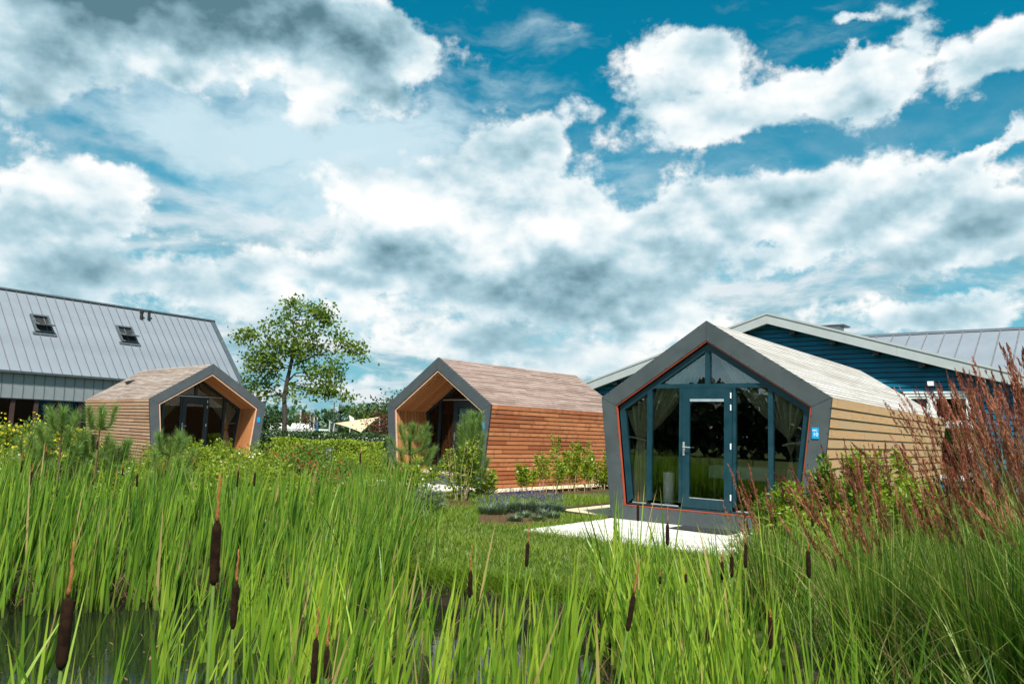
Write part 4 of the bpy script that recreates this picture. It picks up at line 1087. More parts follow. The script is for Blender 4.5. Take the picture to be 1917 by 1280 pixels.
# ------------------------------------------------------------------ shrubs
def shrub(name, label, x, y, rad, h, n, size, lm, group, seed, stems=9, flower=None, nf=0, fsize=.05, upright=.7, cat='shrub', ln=1.9, bare=.15, stem_mat=None, topflowers=False):
    r = np.random.default_rng(seed); t = thing(name, label, cat, (x, y, ground_z(x, y)), 0, group)
    m = MB(); C = []; D = []; tips = []
    for s in range(stems):
        a = r.uniform(0, 2*PI); q = rad * math.sqrt(r.random()); top = np.array([math.cos(a) * q, math.sin(a) * q, h * r.uniform(.62, 1.0) * (1 - .25 * (q / rad)**2)])
        b0 = top * np.array([1 - upright * .75, 1 - upright * .75, 0]); mid = (b0 + top) / 2 + np.append(r.normal(size=2) * rad * .08, 0)
        path = [b0, mid, top]; m.tube(path, [.012, .008, .004], 3, cap=False); tips.append(top)
        k = n // stems; f = r.uniform(bare, 1.0, k); p = np.where(f[:, None] < .5, b0 + (mid - b0) * f[:, None] * 2, mid + (top - mid) * (f[:, None] * 2 - 1))
        sp = rad * (.28 if upright > .5 else .5) * (1.1 - .75 * f)[:, None]
        off = r.normal(size=(k, 3)) * sp * np.array([1, 1, .5]); C.append(p + off); D.append(off / (np.linalg.norm(off, axis=1, keepdims=True) + 1e-6) + np.array([0, 0, .5]))
    m.build('stems', stem_mat or M_STEM, t)['kind'] = 'stuff'
    C = np.concatenate(C); C[:, 2] = np.maximum(C[:, 2], .02); D = np.concatenate(D)
    V, F, A = leaf_quads(C, size, ln, .3, np.clip(.5 + .25 * r.normal(size=len(C)), 0, 1), D); link('foliage', np_mesh('foliage', V, F, lm, A), t)
    if flower is not None:
        if topflowers: P = np.array(tips)[r.integers(0, len(tips), nf)] + r.normal(size=(nf, 3)) * (.05, .05, .07)
        else:
            i = r.integers(0, len(C), nf * 3); P = C[i]; P = P[np.argsort(-P[:, 2] + r.random(len(P)) * h * .7)][:nf] + r.normal(size=(nf, 3)) * .04 + (0, 0, .04)
        V, F, A = leaf_quads(P, fsize, 1.1, .8); V2, F2, A2 = leaf_quads(P + r.normal(size=P.shape) * .012, fsize * .9, 1.1, .1)
        V, F, A = join_np([(V, F, A), (V2, F2, A2)]); link('flowers', np_mesh('flowers', V, F, flower, A), t)['kind'] = 'stuff'
    return t
def wx(px, Y): return (px - 951) / 1467.7 * Y
SH = 100
def put(kind, label, px, Y, w, h, group=None):
    global SH; SH += 1; x = wx(px, Y); v = w * h
    if kind == 'mustard': shrub('flowering_bush', label, x, Y, w/2, h, int(1900 * v), .048, L_MID, group, SH, 14, M_YELLOW, int(150 * v), .055, .6)
    elif kind == 'lime': shrub('leafy_shrub', label, x, Y, w/2, h, int(1900 * v), .037, L_LIME, group, SH, 13, M_YELLOW, int(8 * v), .035, .7)
    elif kind == 'mid': shrub('leafy_shrub', label, x, Y, w/2, h, int(1900 * v), .040, L_MID, group, SH, 13, None, 0, .05, .7)
    elif kind == 'rose': shrub('flowering_bush', label, x, Y, w/2, h, int(1400 * v), .045, L_MID, group, SH, 12, M_REDFL, int(75 * v), .05, .5)
    elif kind == 'white': shrub('flowering_shrub', label, x, Y, w/2, h, int(1400 * v), .042, L_LIME, group, SH, 12, M_WHITEFL, int(24 * v), .05, .7)
    elif kind == 'grassy': shrub('wispy_shrub', label, x, Y, w/2, h, int(1500 * v), .026, L_GREY, group, SH, 26, None, 0, .03, .8, ln=4.5, stem_mat=M_STEM_TAN)
GM, GL, GR_ = 'yellow flowered bushes in front of the barn', 'yellow green shrubs in the cabin beds', 'red flowered bushes between the cabins'
put('mustard', 'tallest yellow flowered bush, at the window strip of the barn', 25, 21, 3.0, 1.75, GM)
put('mustard', 'dark yellow flowered bush under the barn windows, next to the tallest one', 95, 21.5, 2.6, 1.45, GM)
put('mustard', 'yellow flowered bush touching the boarded corner of the pale cabin', 150, 22, 1.6, 1.25, GM)
put('mustard', 'yellow flowered bush low in front of the dark barn bushes', 20, 16.5, 2.2, 1.25, GM)
put('mustard', 'lower yellow flowered bush beside the first young pine', 75, 17.5, 1.8, 1.15, GM)
put('lime', 'yellow green shrub hiding the lower left of the pale cabin frame', 305, 20.5, 1.0, 1.15, GL)
put('lime', 'yellow green shrub right in front of the pale cabin door', 355, 19.5, 1.7, 1.22, GL)
put('lime', 'yellow green shrub below the porch wall of the pale cabin', 440, 20, 1.7, 1.28, GL)
put('white', 'white flecked shrub at the foot of the bright porch wall', 470, 18, 1.4, 1.08, GL)
put('lime', 'yellow green shrub beside the sign corner of the pale cabin', 515, 22, 1.6, 1.15, GL)
put('rose', 'larger red flowered bush between the pale cabin and the bollard', 556, 20, 1.7, 1.02, GR_)
put('rose', 'lower red flowered bush nearer the reeds', 600, 17.0, 1.3, .75, GR_)
put('lime', 'low yellow green shrub in front of the larger red flowered bush', 530, 16.2, 1.3, .85, GL)
put('mid', 'mid green shrub between the red flowered bushes and the bollard', 590, 24, 2.0, 1.12, GL)
put('lime', 'bright shrub standing just past the pale grey bollard', 668, 24.5, 2.0, 1.02, GL)
put('lime', 'bright shrub against the outer frame edge of the red brown cabin', 712, 25.2, 1.5, 1.08, GL)
put('mid', 'mid green shrub below the bright ones near the pale slabs', 650, 22.6, 1.6, .7, GL)
put('lime', 'low yellow green shrub behind the cattails under the pale cabin', 385, 15.6, 1.6, .92, GL)
put('lime', 'yellow green shrub among the cattail tips below the pale porch', 450, 16.0, 1.4, .95, GL)
put('white', 'white flecked low shrub behind the far reeds under the boarded wall', 260, 15.4, 1.5, .80, GL)
put('mid', 'low green shrub between the two larger young pines', 150, 15.2, 1.5, .75, GL)
put('lime', 'low yellow green shrub near the gravel path', 45, 15.0, 1.7, .80, GL)
put('white', 'whitish flowered shrub below the barn bushes at the picture edge', 5, 14.6, 1.3, .98, GL)
put('lime', 'low yellow green shrub between the third pine and the boarded wall', 215, 17.5, 1.2, .85, GL)
put('grassy', 'grey green wispy shrub standing just behind the reeds by the lawn', 735, 13.3, .9, .75)
put('grassy', 'wispy dry shrub at the corner of the pine bed and the lawn', 785, 15.4, 1.1, .55)
put('mid', 'dark leafy tuft rising behind the reeds at the lawn edge', 722, 12.2, .7, .85)
# clipped hedges
def hedge(label, x0, x1, y, d, h, n, lm, seed):
    r = np.random.default_rng(seed); t = thing('hedge', label, 'hedge', ((x0 + x1)/2, y, 0)); w = x1 - x0
    C = r.uniform(-.5, .5, (n, 3)) * (w, d, 0); C[:, 2] = h * r.random(n) ** .7 + .03 * np.sin(C[:, 0] * 3)
    V, F, A = leaf_quads(C, .075, 1.5, .5); link('foliage', np_mesh('foliage', V, F, lm, A), t)
    m = MB()
    for i in range(int(w / .5)): m.tube([(-w/2 + .25 + i * .5, 0, 0), (-w/2 + .25 + i * .5, 0, h * .8)], .02, 4)
    m.build('stems', M_BARK, t)['kind'] = 'stuff'
hedge('dark clipped hedge running behind the tree and the shrubs', -12.2, -5.2, 34, 1.2, 1.32, 9000, L_DARK, 31)
hedge('lighter hedge closing the gap beside the red brown cabin', -8.6, -4.6, 29, 1.0, 1.08, 5200, L_LIME, 32)
hedge('hedge of dark leaves in front of the barn glazing', -24.0, -14.6, 26.5, 1.3, 1.15, 9000, L_DARK, 33)

# saplings along the red brown wall
sap = [(925, .2, 1.0, 'white flowered sapling nearest the porch corner of the red brown cabin', 1), (950, .9, 1.42, 'slim sapling in front of the first boards of the red wall', 0), (982, 1.5, 1.68, 'tallest slim sapling along the red boarded wall', 0), (1000, 2.0, 1.60, 'slim sapling close beside the tallest one', 0), (1022, 2.4, 1.1, 'bushier lime sapling low on the red boarded wall', 1),
       (1052, 3.1, 1.45, 'slim sapling at the middle of the red boarded wall', 0), (1066, 3.5, 1.0, 'low yellowish sapling beside the middle one', 0), (1088, 4.0, 1.30, 'slim sapling past the middle of the red wall', 0), (1108, 4.6, 1.20, 'leaning sapling with a bare tan stem, near the glass cabin', 1), (1127, 5.1, 1.28, 'sapling with a white blossom beside the grey frame', 1), (1140, 5.6, 1.0, 'last sapling before the grey frame of the glass cabin', 0)]
for i, (px, v, h, lab, wf) in enumerate(sap):
    x, y = to_world(9, 3.5 + .1 * math.sin(i * 2.1), v * 1.02 - .2)
    shrub('sapling', lab, x, y, (.30 + .10 * (i % 3 == 1)), h * 1.05, 760, .044, L_LIME, 'saplings along the red wall', 300 + i, 5, M_WHITEFL if wf else None, 7 if wf else 0, .06, .55, 'sapling', 1.8, .38, M_STEM_TAN, True)
for i, (u, v, lab) in enumerate(((3.45, 4.0, 'dark low tuft at the foot of the red wall, the smaller one'), (3.6, 5.2, 'dark low tuft at the foot of the red wall, beside the grey frame'))):
    x, y = to_world(9, u, v); shrub('low_bush', lab, x, y, .42 + .15 * i, .45 + .12 * i, 900, .045, L_BLUEG, 'low tufts at the red wall', 330 + i, 12, None, 0, .05, .3, 'bush')

# ------------------------------------------------------------------ young pines
def pine(label, x, y, h, seed, whorls, spread, cand=.28, dense=1., group='young pines in the cabin beds', needle=.19):
    rs = random.Random(seed); r = np.random.default_rng(seed); t = thing('young_pine', label, 'pine', (x, y, ground_z(x, y)), 0, group)
    m = MB(); segs = []
    lean = rs.uniform(-.04, .04)
    m.tube([(0, 0, 0), (lean * .5, 0, h * .5), (lean, 0, h * .97)], [.028, .02, .008], 6)
    segs.append((Vector((lean, 0, h * .74)), Vector((lean, 0, h)), 1.0))
    for w in range(whorls):
        z = h * (.16 + .60 * w / max(1, whorls - 1)); nb = rs.choice((4, 5, 5)); a0 = rs.uniform(0, 6.28); ln = spread * (1.05 - .62 * w / whorls)
        for b in range(nb):
            a = a0 + 2*PI*b/nb + rs.uniform(-.25, .25); l = ln * rs.uniform(.75, 1.1)
            p0 = Vector((0, 0, z)); p1 = p0 + Vector((math.cos(a) * l * .7, math.sin(a) * l * .7, l * .28)); p2 = p1 + Vector((math.cos(a) * l * .28, math.sin(a) * l * .28, cand * rs.uniform(.8, 1.25)))
            m.tube([p0, p1, p2], [.012, .009, .005], 4, cap=False); segs += [(p0.lerp(p1, .25), p1, .9), (p1, p2, 1.15)]
    m.build('trunk', M_BARK_RED, t)
    P, D = [], []
    for a, b, dn in segs:
        L = (b - a).length; k = int(L * 760 * dn * dense); f = r.random(k)[:, None]; av, bv = np.array(a), np.array(b); d = (bv - av) / L
        q = r.normal(size=(k, 3)); q -= (q @ d)[:, None] * d; q /= np.linalg.norm(q, axis=1, keepdims=True)
        dd = d * r.uniform(.5, 1.3, (k, 1)) + q * r.uniform(.35, 1.35, (k, 1)) * (1.25 - .35 * dn); dd /= np.linalg.norm(dd, axis=1, keepdims=True)
        P.append(av + (bv - av) * f); D.append(dd)
    P = np.concatenate(P); D = np.concatenate(D); n = len(P); ln = needle * r.uniform(.7, 1.15, (n, 1))
    s = np.cross(D, r.normal(size=(n, 3))); s /= np.linalg.norm(s, axis=1, keepdims=True); wd = .0032
    V = np.stack([P - s * wd, P + s * wd, P + D * ln], 1).reshape(-1, 3)
    tn = np.repeat(np.clip(.45 + .25 * r.normal(size=n), 0, 1), 3)
    link('needles', np_mesh('needles', V, np.arange(3 * n).reshape(n, 3), L_NEEDLE, {'tint': tn, 'tip': np.tile([0, 0, 1.], n)}), t)
pine('young pine with one upright leader, in front of the barn glazing', wx(122, 14.2), 14.2, 1.72, 41, 4, .50)
pine('young pine with candelabra shoots in front of the boarded pale wall', wx(190, 14.8), 14.8, 1.78, 42, 3, .38)
pine('short bushy pine below the door of the pale cabin', wx(328, 14.6), 14.6, 1.22, 43, 3, .42)
pine('lowest young pine, spreading wide behind the reeds near the path', wx(72, 14.0), 14.0, 1.05, 44, 3, .42)
pine('young pine spreading its branches before the orange porch wall', wx(770, 19.2), 19.2, 1.66, 45, 4, .70, .28)
pine('dense upright pine before the door of the red brown cabin', wx(880, 18.3), 18.3, 1.88, 46, 5, .40, .46, 1.0)
pine('small pine half hidden under the boarded wall of the pale cabin', wx(232, 15.5), 15.5, 1.0, 47, 3, .28)
shrub('leafy_shrub', 'leafy shrub wrapped round the dense upright pine', wx(866, 18.0), 18.0, .50, 1.60, 1100, .042, L_LIME, GL, 61, 15, None, 0, .05, .9, bare=.2, stem_mat=M_STEM_TAN)
shrub('flowering_shrub', 'white flowered shrub at the foot of the spreading pine', wx(775, 18.8), 18.8, .7, .95, 1500, .05, L_LIME, GL, 62, 12, M_WHITEFL, 16, .055, .6)
shrub('flowering_shrub', 'white flowered shrub at the corner of the red wall', wx(912, 19.0), 19.0, .35, .85, 700, .05, L_LIME, GL, 63, 8, M_WHITEFL, 14, .06, .6)

# lavender bed
def lavender(label, x, y, rad, h, seed, flowers):
    r = np.random.default_rng(seed); t = thing('lavender', label, 'lavender', (x, y, ground_z(x, y)), 0, 'lavender clumps by the slabs')
    n = int(520 * rad / .3); a = r.uniform(0, 2*PI, n); q = rad * .75 * np.sqrt(r.random(n)); B = np.stack([q * np.cos(a), q * np.sin(a), 0 * a], -1)
    V, F, A = strips(B, a, h * r.uniform(.45, .95, n) * (1.05 - .6 * (q / rad)), .013, .45, .2, 2, a + PI/2); link('foliage', np_mesh('foliage', V, F, L_GREY, A), t)
    k = flowers
    if k:
        a = r.uniform(0, 2*PI, k); q = rad * np.sqrt(r.random(k)); P = np.stack([q * np.cos(a), q * np.sin(a), h * r.uniform(.75, 1.2, k)], -1); P = np.repeat(P, 3, 0); P[1::3, 2] -= .025; P[2::3, 2] -= .05
        V, F, A = leaf_quads(P, .017, 1.9, 0, None, np.tile([0, 0, 1.], (3 * k, 1))); link('flower_spikes', np_mesh('flower_spikes', V, F, M_PURPLE, A), t)['kind'] = 'stuff'
lv = [(925, 15.3, .34, .34, 60, 'flowering lavender at the lawn end of the bed'), (952, 15.75, .38, .38, 95, 'tall flowering lavender next to the end one'), (985, 15.9, .40, .40, 120, 'fullest purple lavender in the middle of the bed'), (1015, 15.9, .38, .38, 95, 'purple lavender beside the gravel strip'), (1038, 16.0, .30, .33, 60, 'last purple lavender against the gravel edging'),
      (968, 14.2, .17, .20, 4, 'grey green lavender cushion nearest the slab corner'), (1010, 14.35, .18, .20, 4, 'grey green cushion at the front middle of the bed'), (1037, 14.9, .19, .22, 6, 'grey green cushion at the corner of the gravel strip'), (985, 14.9, .17, .20, 5, 'grey green cushion below the fullest purple lavender'), (1022, 15.2, .2, .26, 10, 'small grey green cushion among the purple ones')]
for i, (px, Y, rd, h, nf, lab) in enumerate(lv): lavender(lab, wx(px, Y), Y, rd, h, 400 + i, nf)

# leafy weeds by the glass cabin
wd = [(1440, 10.4, .28, 1.05, 'leafy weed in front of the glass, furthest from the plumes'), (1482, 10.2, .34, 1.2, 'leafy weed covering the lower frame corner of the glass cabin'), (1525, 10.2, .36, 1.42, 'leafy weed below the blue sign'), (1572, 10.0, .42, 1.58, 'tall leafy weed against the light boarded wall'), (1625, 9.8, .45, 1.62, 'tallest leafy weed behind the plume grass'), (1690, 9.6, .5, 1.6, 'leafy weed deep behind the plume grass'), (1465, 8.9, .35, .75, 'low leafy weed between slabs and reeds'), (1540, 8.6, .5, 1.0, 'low leafy weed behind the cattails beside the plume grass')]
for i, (px, Y, rd, h, lab) in enumerate(wd): shrub('leafy_weed', lab, wx(px, Y), Y, rd, h, int(2600 * rd * h / .4), .034, L_LIME if i % 3 else L_MID, 'leafy weeds by the glass cabin', 500 + i, 14, None, 0, .03, .75, 'weed', 2.6, .05)
shrub('daisy_clump', 'small clump of white flowers at the edge of the slabs', wx(1395, 10.6), 10.6, .3, .35, 300, .03, L_MID, None, 520, 8, M_WHITEFL, 45, .035, .4, 'flowers')

# ------------------------------------------------------------------ lawn
L_LAWN = leafy('lawn_blade', (.085, .150, .010), (.140, .220, .018), (.22, .285, .035), .42)
L_REED = leafy('reed_leaf', (.050, .125, .012), (.165, .285, .022), (.34, .43, .045), .34, .42, tipcol=(.30, .24, .07), basecol=(.16, .20, .045), odd=(.42, .31, .13))
L_REED_DK = leafy('reed_leaf_far', (.035, .100, .012), (.115, .230, .022), (.24, .34, .036), .34, .42, tipcol=(.26, .23, .06), basecol=(.10, .13, .03), odd=(.40, .30, .13))
L_DEAD = leafy('dead_reed_leaf', (.09, .05, .022), (.17, .10, .045), (.27, .19, .09), .25, .7)
L_PGRASS = leafy('plume_grass_blade', (.028, .095, .012), (.13, .25, .024), (.36, .40, .10), .36, .5, tipcol=(.30, .24, .08), odd=(.46, .37, .18))
L_PSTEM = leafy('plume_grass_stem', (.05, .11, .018), (.11, .16, .03), (.22, .20, .07), .25, .6)
L_PLUME = leafy('plume', (.085, .018, .012), (.23, .060, .036), (.42, .18, .11), .28, .7)
M_HEAD = plain('cattail_head', (.026, .0125, .0065), .95, 0, .1, .55, 45, .8)
M_SPIKE = plain('cattail_spike', (.34, .13, .05), .9, 0, .1, .35, 50, .6)
M_RSTALK = plain('cattail_stalk', (.07, .12, .018), .8, 0, .2)

n = 95000
x = rng.uniform(-3.2, 3.6, n); y = 8.2 + 11.2 * rng.random(n) ** 1.25
edge = np.interp(x, PX_, PY_)
inside = (y > edge - .12)
def in_local(k, x, y, u0, u1, v0, v1):
    c = CAB[k]; cs, sn = math.cos(c['yaw']), math.sin(c['yaw']); dx, dy = x - c['pos'][0], y - c['pos'][1]
    u, v = dx * cs + dy * sn, -dx * sn + dy * cs
    return (u > u0) & (u < u1) & (v > v0) & (v < v1)
inside &= ~in_local(10, x, y, -1.90, 2.4, -2.82, 12) & ~in_local(10, x, y, -3.5, -1.8, .02, 11) & ~in_local(9, x, y, -2, 4.0, -2.8, 8)
inside &= ~((x > -.5) & (x < 1.0) & (y > 13.6) & (y < 16.2) & (rng.random(n) < .93))
bedm = (x < -.75) & (y > 15.6 + .55 * np.abs(x + 2.6) * 0) & (x < -.3 - .45 * (19.5 - y) * .4)
inside &= ~(bedm & (y > 15.9) & (rng.random(n) < .8))
inside &= ~((x < -1.25 - .12 * (y - 9)) & (y < 15.6) & (rng.random(n) < .75))
x, y = x[inside], y[inside]; n = len(x)
B = np.stack([x, y, zg(x, y) - .01], -1)
pat = .5 + .5 * np.sin(x * 1.7 + np.sin(y * 1.1) * 2) * np.sin(y * .9 + x * .4)
hL = (.05 + .055 * rng.random(n)) * (.8 + .5 * pat) * (1 + .9 * (y > 17.0))
V, F, A = strips(B, rng.uniform(0, 2*PI, n), hL, .011, .25, .3, 2)
A['tint'] = np.clip(np.repeat(.25 + .35 * pat + .4 * rng.random(n), 6) , 0, 1)
stuff('lawn_grass', np_mesh('lawn_grass', V, F, L_LAWN, A))

n = 3200; x = rng.uniform(-1.55, 1.7, n); y = np.interp(x, PX_, PY_) + rng.uniform(-.22, .10, n)
V, F, A = strips(np.stack([x, y, zg(x, y) - .01], -1), -PI/2 + rng.normal(size=n) * .9, rng.uniform(.10, .30, n), .010, .35, .45, 3)
stuff('bank_grass', np_mesh('bank_grass', V, F, L_LAWN, A))
# grass creeping over the front edge of the slabs
n = 1500; u = rng.uniform(-1.95, 2.4, n); v = -2.80 + rng.normal(size=n) * .07; k = rng.random(n) < .45; v = np.where(k, rng.uniform(-2.8, -.3, n), v); u = np.where(k, -1.88 + rng.normal(size=n) * .05, u)
cs, sn = math.cos(CAB[10]['yaw']), math.sin(CAB[10]['yaw']); x = CAB[10]['pos'][0] + u * cs - v * sn; y = CAB[10]['pos'][1] + u * sn + v * cs
V, F, A = strips(np.stack([x, y, 0 * x], -1), rng.uniform(0, 2*PI, n), rng.uniform(.06, .22, n), .009, .3, .35, 3)
stuff('edge_grass', np_mesh('edge_grass', V, F, L_LAWN, A))
# rough ground cover in the beds between the reeds and the cabins, and behind
n = 30000
x = rng.uniform(-16, -1.2, n); y = rng.uniform(11.0, 27, n)
k = ~in_local(9, x, y, -2, 4.1, -2.85, 8) & ~in_local(8, x, y, -2.3, 2.3, -2.5, 8) & ~((x < -9) & (y > 16.8) & (y < 19.2)) & ((x < -2.2) | (y < 15.4)) & (y > np.interp(x, PX_, PY_) + 1.2)
x, y = x[k], y[k]; n = len(x); B = np.stack([x, y, zg(x, y) - .01], -1)
V, F, A = strips(B, rng.uniform(0, 2*PI, n), rng.uniform(.10, .42, n), rng.uniform(.010, .022, n), .3, .35, 3)
stuff('ground_cover', np_mesh('ground_cover', V, F, L_MID, A))
n = 9000; x = rng.uniform(-15, -2.2, n); y = rng.uniform(12, 20, n); k = (y > np.interp(x, PX_, PY_) + 1.5) & ~((x < -9) & (y > 16.8) & (y < 19.2)); x, y = x[k], y[k]; n = len(x)
V, F, A = leaf_quads(np.stack([x, y, zg(x, y) + rng.uniform(.05, .45, n)], -1), .05, 1.9, .6); stuff('low_weeds', np_mesh('low_weeds', V, F, L_LIME, A))

# ------------------------------------------------------------------ reeds: shoots of five to eight ribbon leaves
def reed_shoots(bx, by, Lmin, Lmax, per, wmin, wmax, spread=.05, lean=.14, curl=.10, wind=None, seg=5):
    n = len(bx); cnt = rng.integers(per[0], per[1] + 1, n); i = np.repeat(np.arange(n), cnt); m = len(i)
    a = rng.uniform(0, 2*PI, m)
    B = np.stack([bx[i] + rng.normal(size=m) * spread, by[i] + rng.normal(size=m) * spread, np.maximum(zg(bx, by), WATER_Z - .12)[i]], -1)
    L = rng.uniform(Lmin, Lmax, n)[i] * rng.uniform(.55, 1.0, m)
    le = np.abs(rng.normal(size=m)) * lean; cu = np.abs(rng.normal(size=m)) * curl
    if wind is not None: a = np.where(rng.random(m) < .6, wind + rng.normal(size=m) * .7, a)
    f = rng.normal(size=m) * .8
    return strips(B, a, L, rng.uniform(wmin, wmax, m), le, cu, seg, f, .75, rng.normal(size=(m, 1)) * .8)
def ye(x): return np.interp(x, PX_, PY_)
# far belt along the opposite bank
n = 1000; x = rng.uniform(-10.5, -1.75, n); y = ye(x) - 1.05 + 3.3 * rng.random(n) ** 1.15
clump = np.sin(x * 5.1) * np.sin(y * 4.3 + x); k = rng.random(n) < .72 + .4 * clump; x, y = x[k], y[k]
hfac = np.interp(x, [-10, -5, -3, -2.2, -1.7], [1.06, 1.0, 1.05, 1.08, .95])
V, F, A = reed_shoots(x, y, 1.02, 1.42, (5, 8), .020, .036, .05, .10, .07, .3)
stuff('far_reeds', np_mesh('far_reeds', V, F, L_REED_DK, A, True))
# tall clump at the inlet, next to the lawn
n = 150; x = rng.normal(-1.75, .33, n); y = rng.normal(10.1, .75, n); k = y < ye(x) + .6; x, y = x[k], y[k]
V, F, A = reed_shoots(x, y, 1.15, 1.60, (4, 7), .018, .032, .06, .15, .12, .4)
stuff('inlet_reeds', np_mesh('inlet_reeds', V, F, L_REED_DK, A, True))
# nearer bed that rises from the water in the middle
n = 175; x = rng.uniform(-1.75, 1.15, n); y = rng.uniform(3.4, 7.6, n)
k = (rng.random(n) < .62 + .45 * np.sin(x * 3.7 + 1.1) * np.sin(y * 2.3)) & (np.abs(x) < y * .42 + .1); x, y = x[k], y[k]
V, F, A = reed_shoots(x, y, 1.05, 1.42, (4, 6), .022, .042, .05, .13, .08, .2, 6)
stuff('near_reeds', np_mesh('near_reeds', V, F, L_REED, A, True))
n = 46; x = rng.uniform(-2.6, -.9, n); y = rng.uniform(5.0, 8.4, n)
V, F, A = reed_shoots(x, y, .9, 1.3, (3, 6), .018, .032, .05, .15, .10, .2, 6)
stuff('water_reeds', np_mesh('water_reeds', V, F, L_REED, A, True))
# bed that runs up to the plume grass
n = 185; x = rng.uniform(.9, 2.35, n); y = rng.uniform(4.2, 8.4, n); k = y < ye(x) + .5; x, y = x[k], y[k]
V, F, A = reed_shoots(x, y, .95, 1.42, (4, 6), .021, .040, .06, .15, .12, 2.6, 6)
stuff('side_reeds', np_mesh('side_reeds', V, F, L_REED, A, True))
# a few close blades around the nearest cattails
n = 26; x = rng.uniform(-1.55, -.25, n); y = rng.uniform(1.9, 3.3, n)
V, F, A = reed_shoots(x, y, 1.10, 1.50, (2, 4), .018, .028, .05, .16, .10, .5, 7)
stuff('close_reeds', np_mesh('close_reeds', V, F, L_REED, A, True))
n = 42; x = rng.uniform(-.3, 1.5, n); y = rng.uniform(2.7, 3.8, n)
V, F, A = reed_shoots(x, y, .95, 1.32, (3, 5), .016, .028, .05, .15, .10, .3, 7)
stuff('close_reeds', np_mesh('close_reeds', V, F, L_REED, A, True))
n = 24; x = rng.uniform(-3.6, -1.0, n); y = rng.uniform(3.2, 7.2, n)
V, F, A = reed_shoots(x, y, .95, 1.35, (3, 6), .020, .036, .05, .18, .12, .4, 7)
stuff('water_reeds', np_mesh('water_reeds', V, F, L_REED, A, True))
# dead, bent leaves at the feet of the reeds
n = 1500; x = rng.uniform(-9, 2.0, n); y = np.where(x < -1.5, ye(x) - .7 + 1.0 * rng.random(n), rng.uniform(4.0, 8.0, n)); m_ = len(x)
V, F, A = strips(np.stack([x, y, np.full(n, WATER_Z - .02)], -1), rng.uniform(0, 2*PI, n), rng.uniform(.2, .55, n), .010, rng.uniform(.1, .6, n), rng.uniform(.2, .9, n), 4)
stuff('dead_reeds', np_mesh('dead_reeds', V, F, L_DEAD, A))
n = 260; x = rng.uniform(-7, 1.5, n); y = rng.uniform(4.6, 8.8, n); V, F, A = leaf_quads(np.stack([x, y, np.full(n, WATER_Z + .006)], -1), .02, 2.5, 30.); stuff('floating_leaves', np_mesh('floating_leaves', V, F, L_DEAD, A))

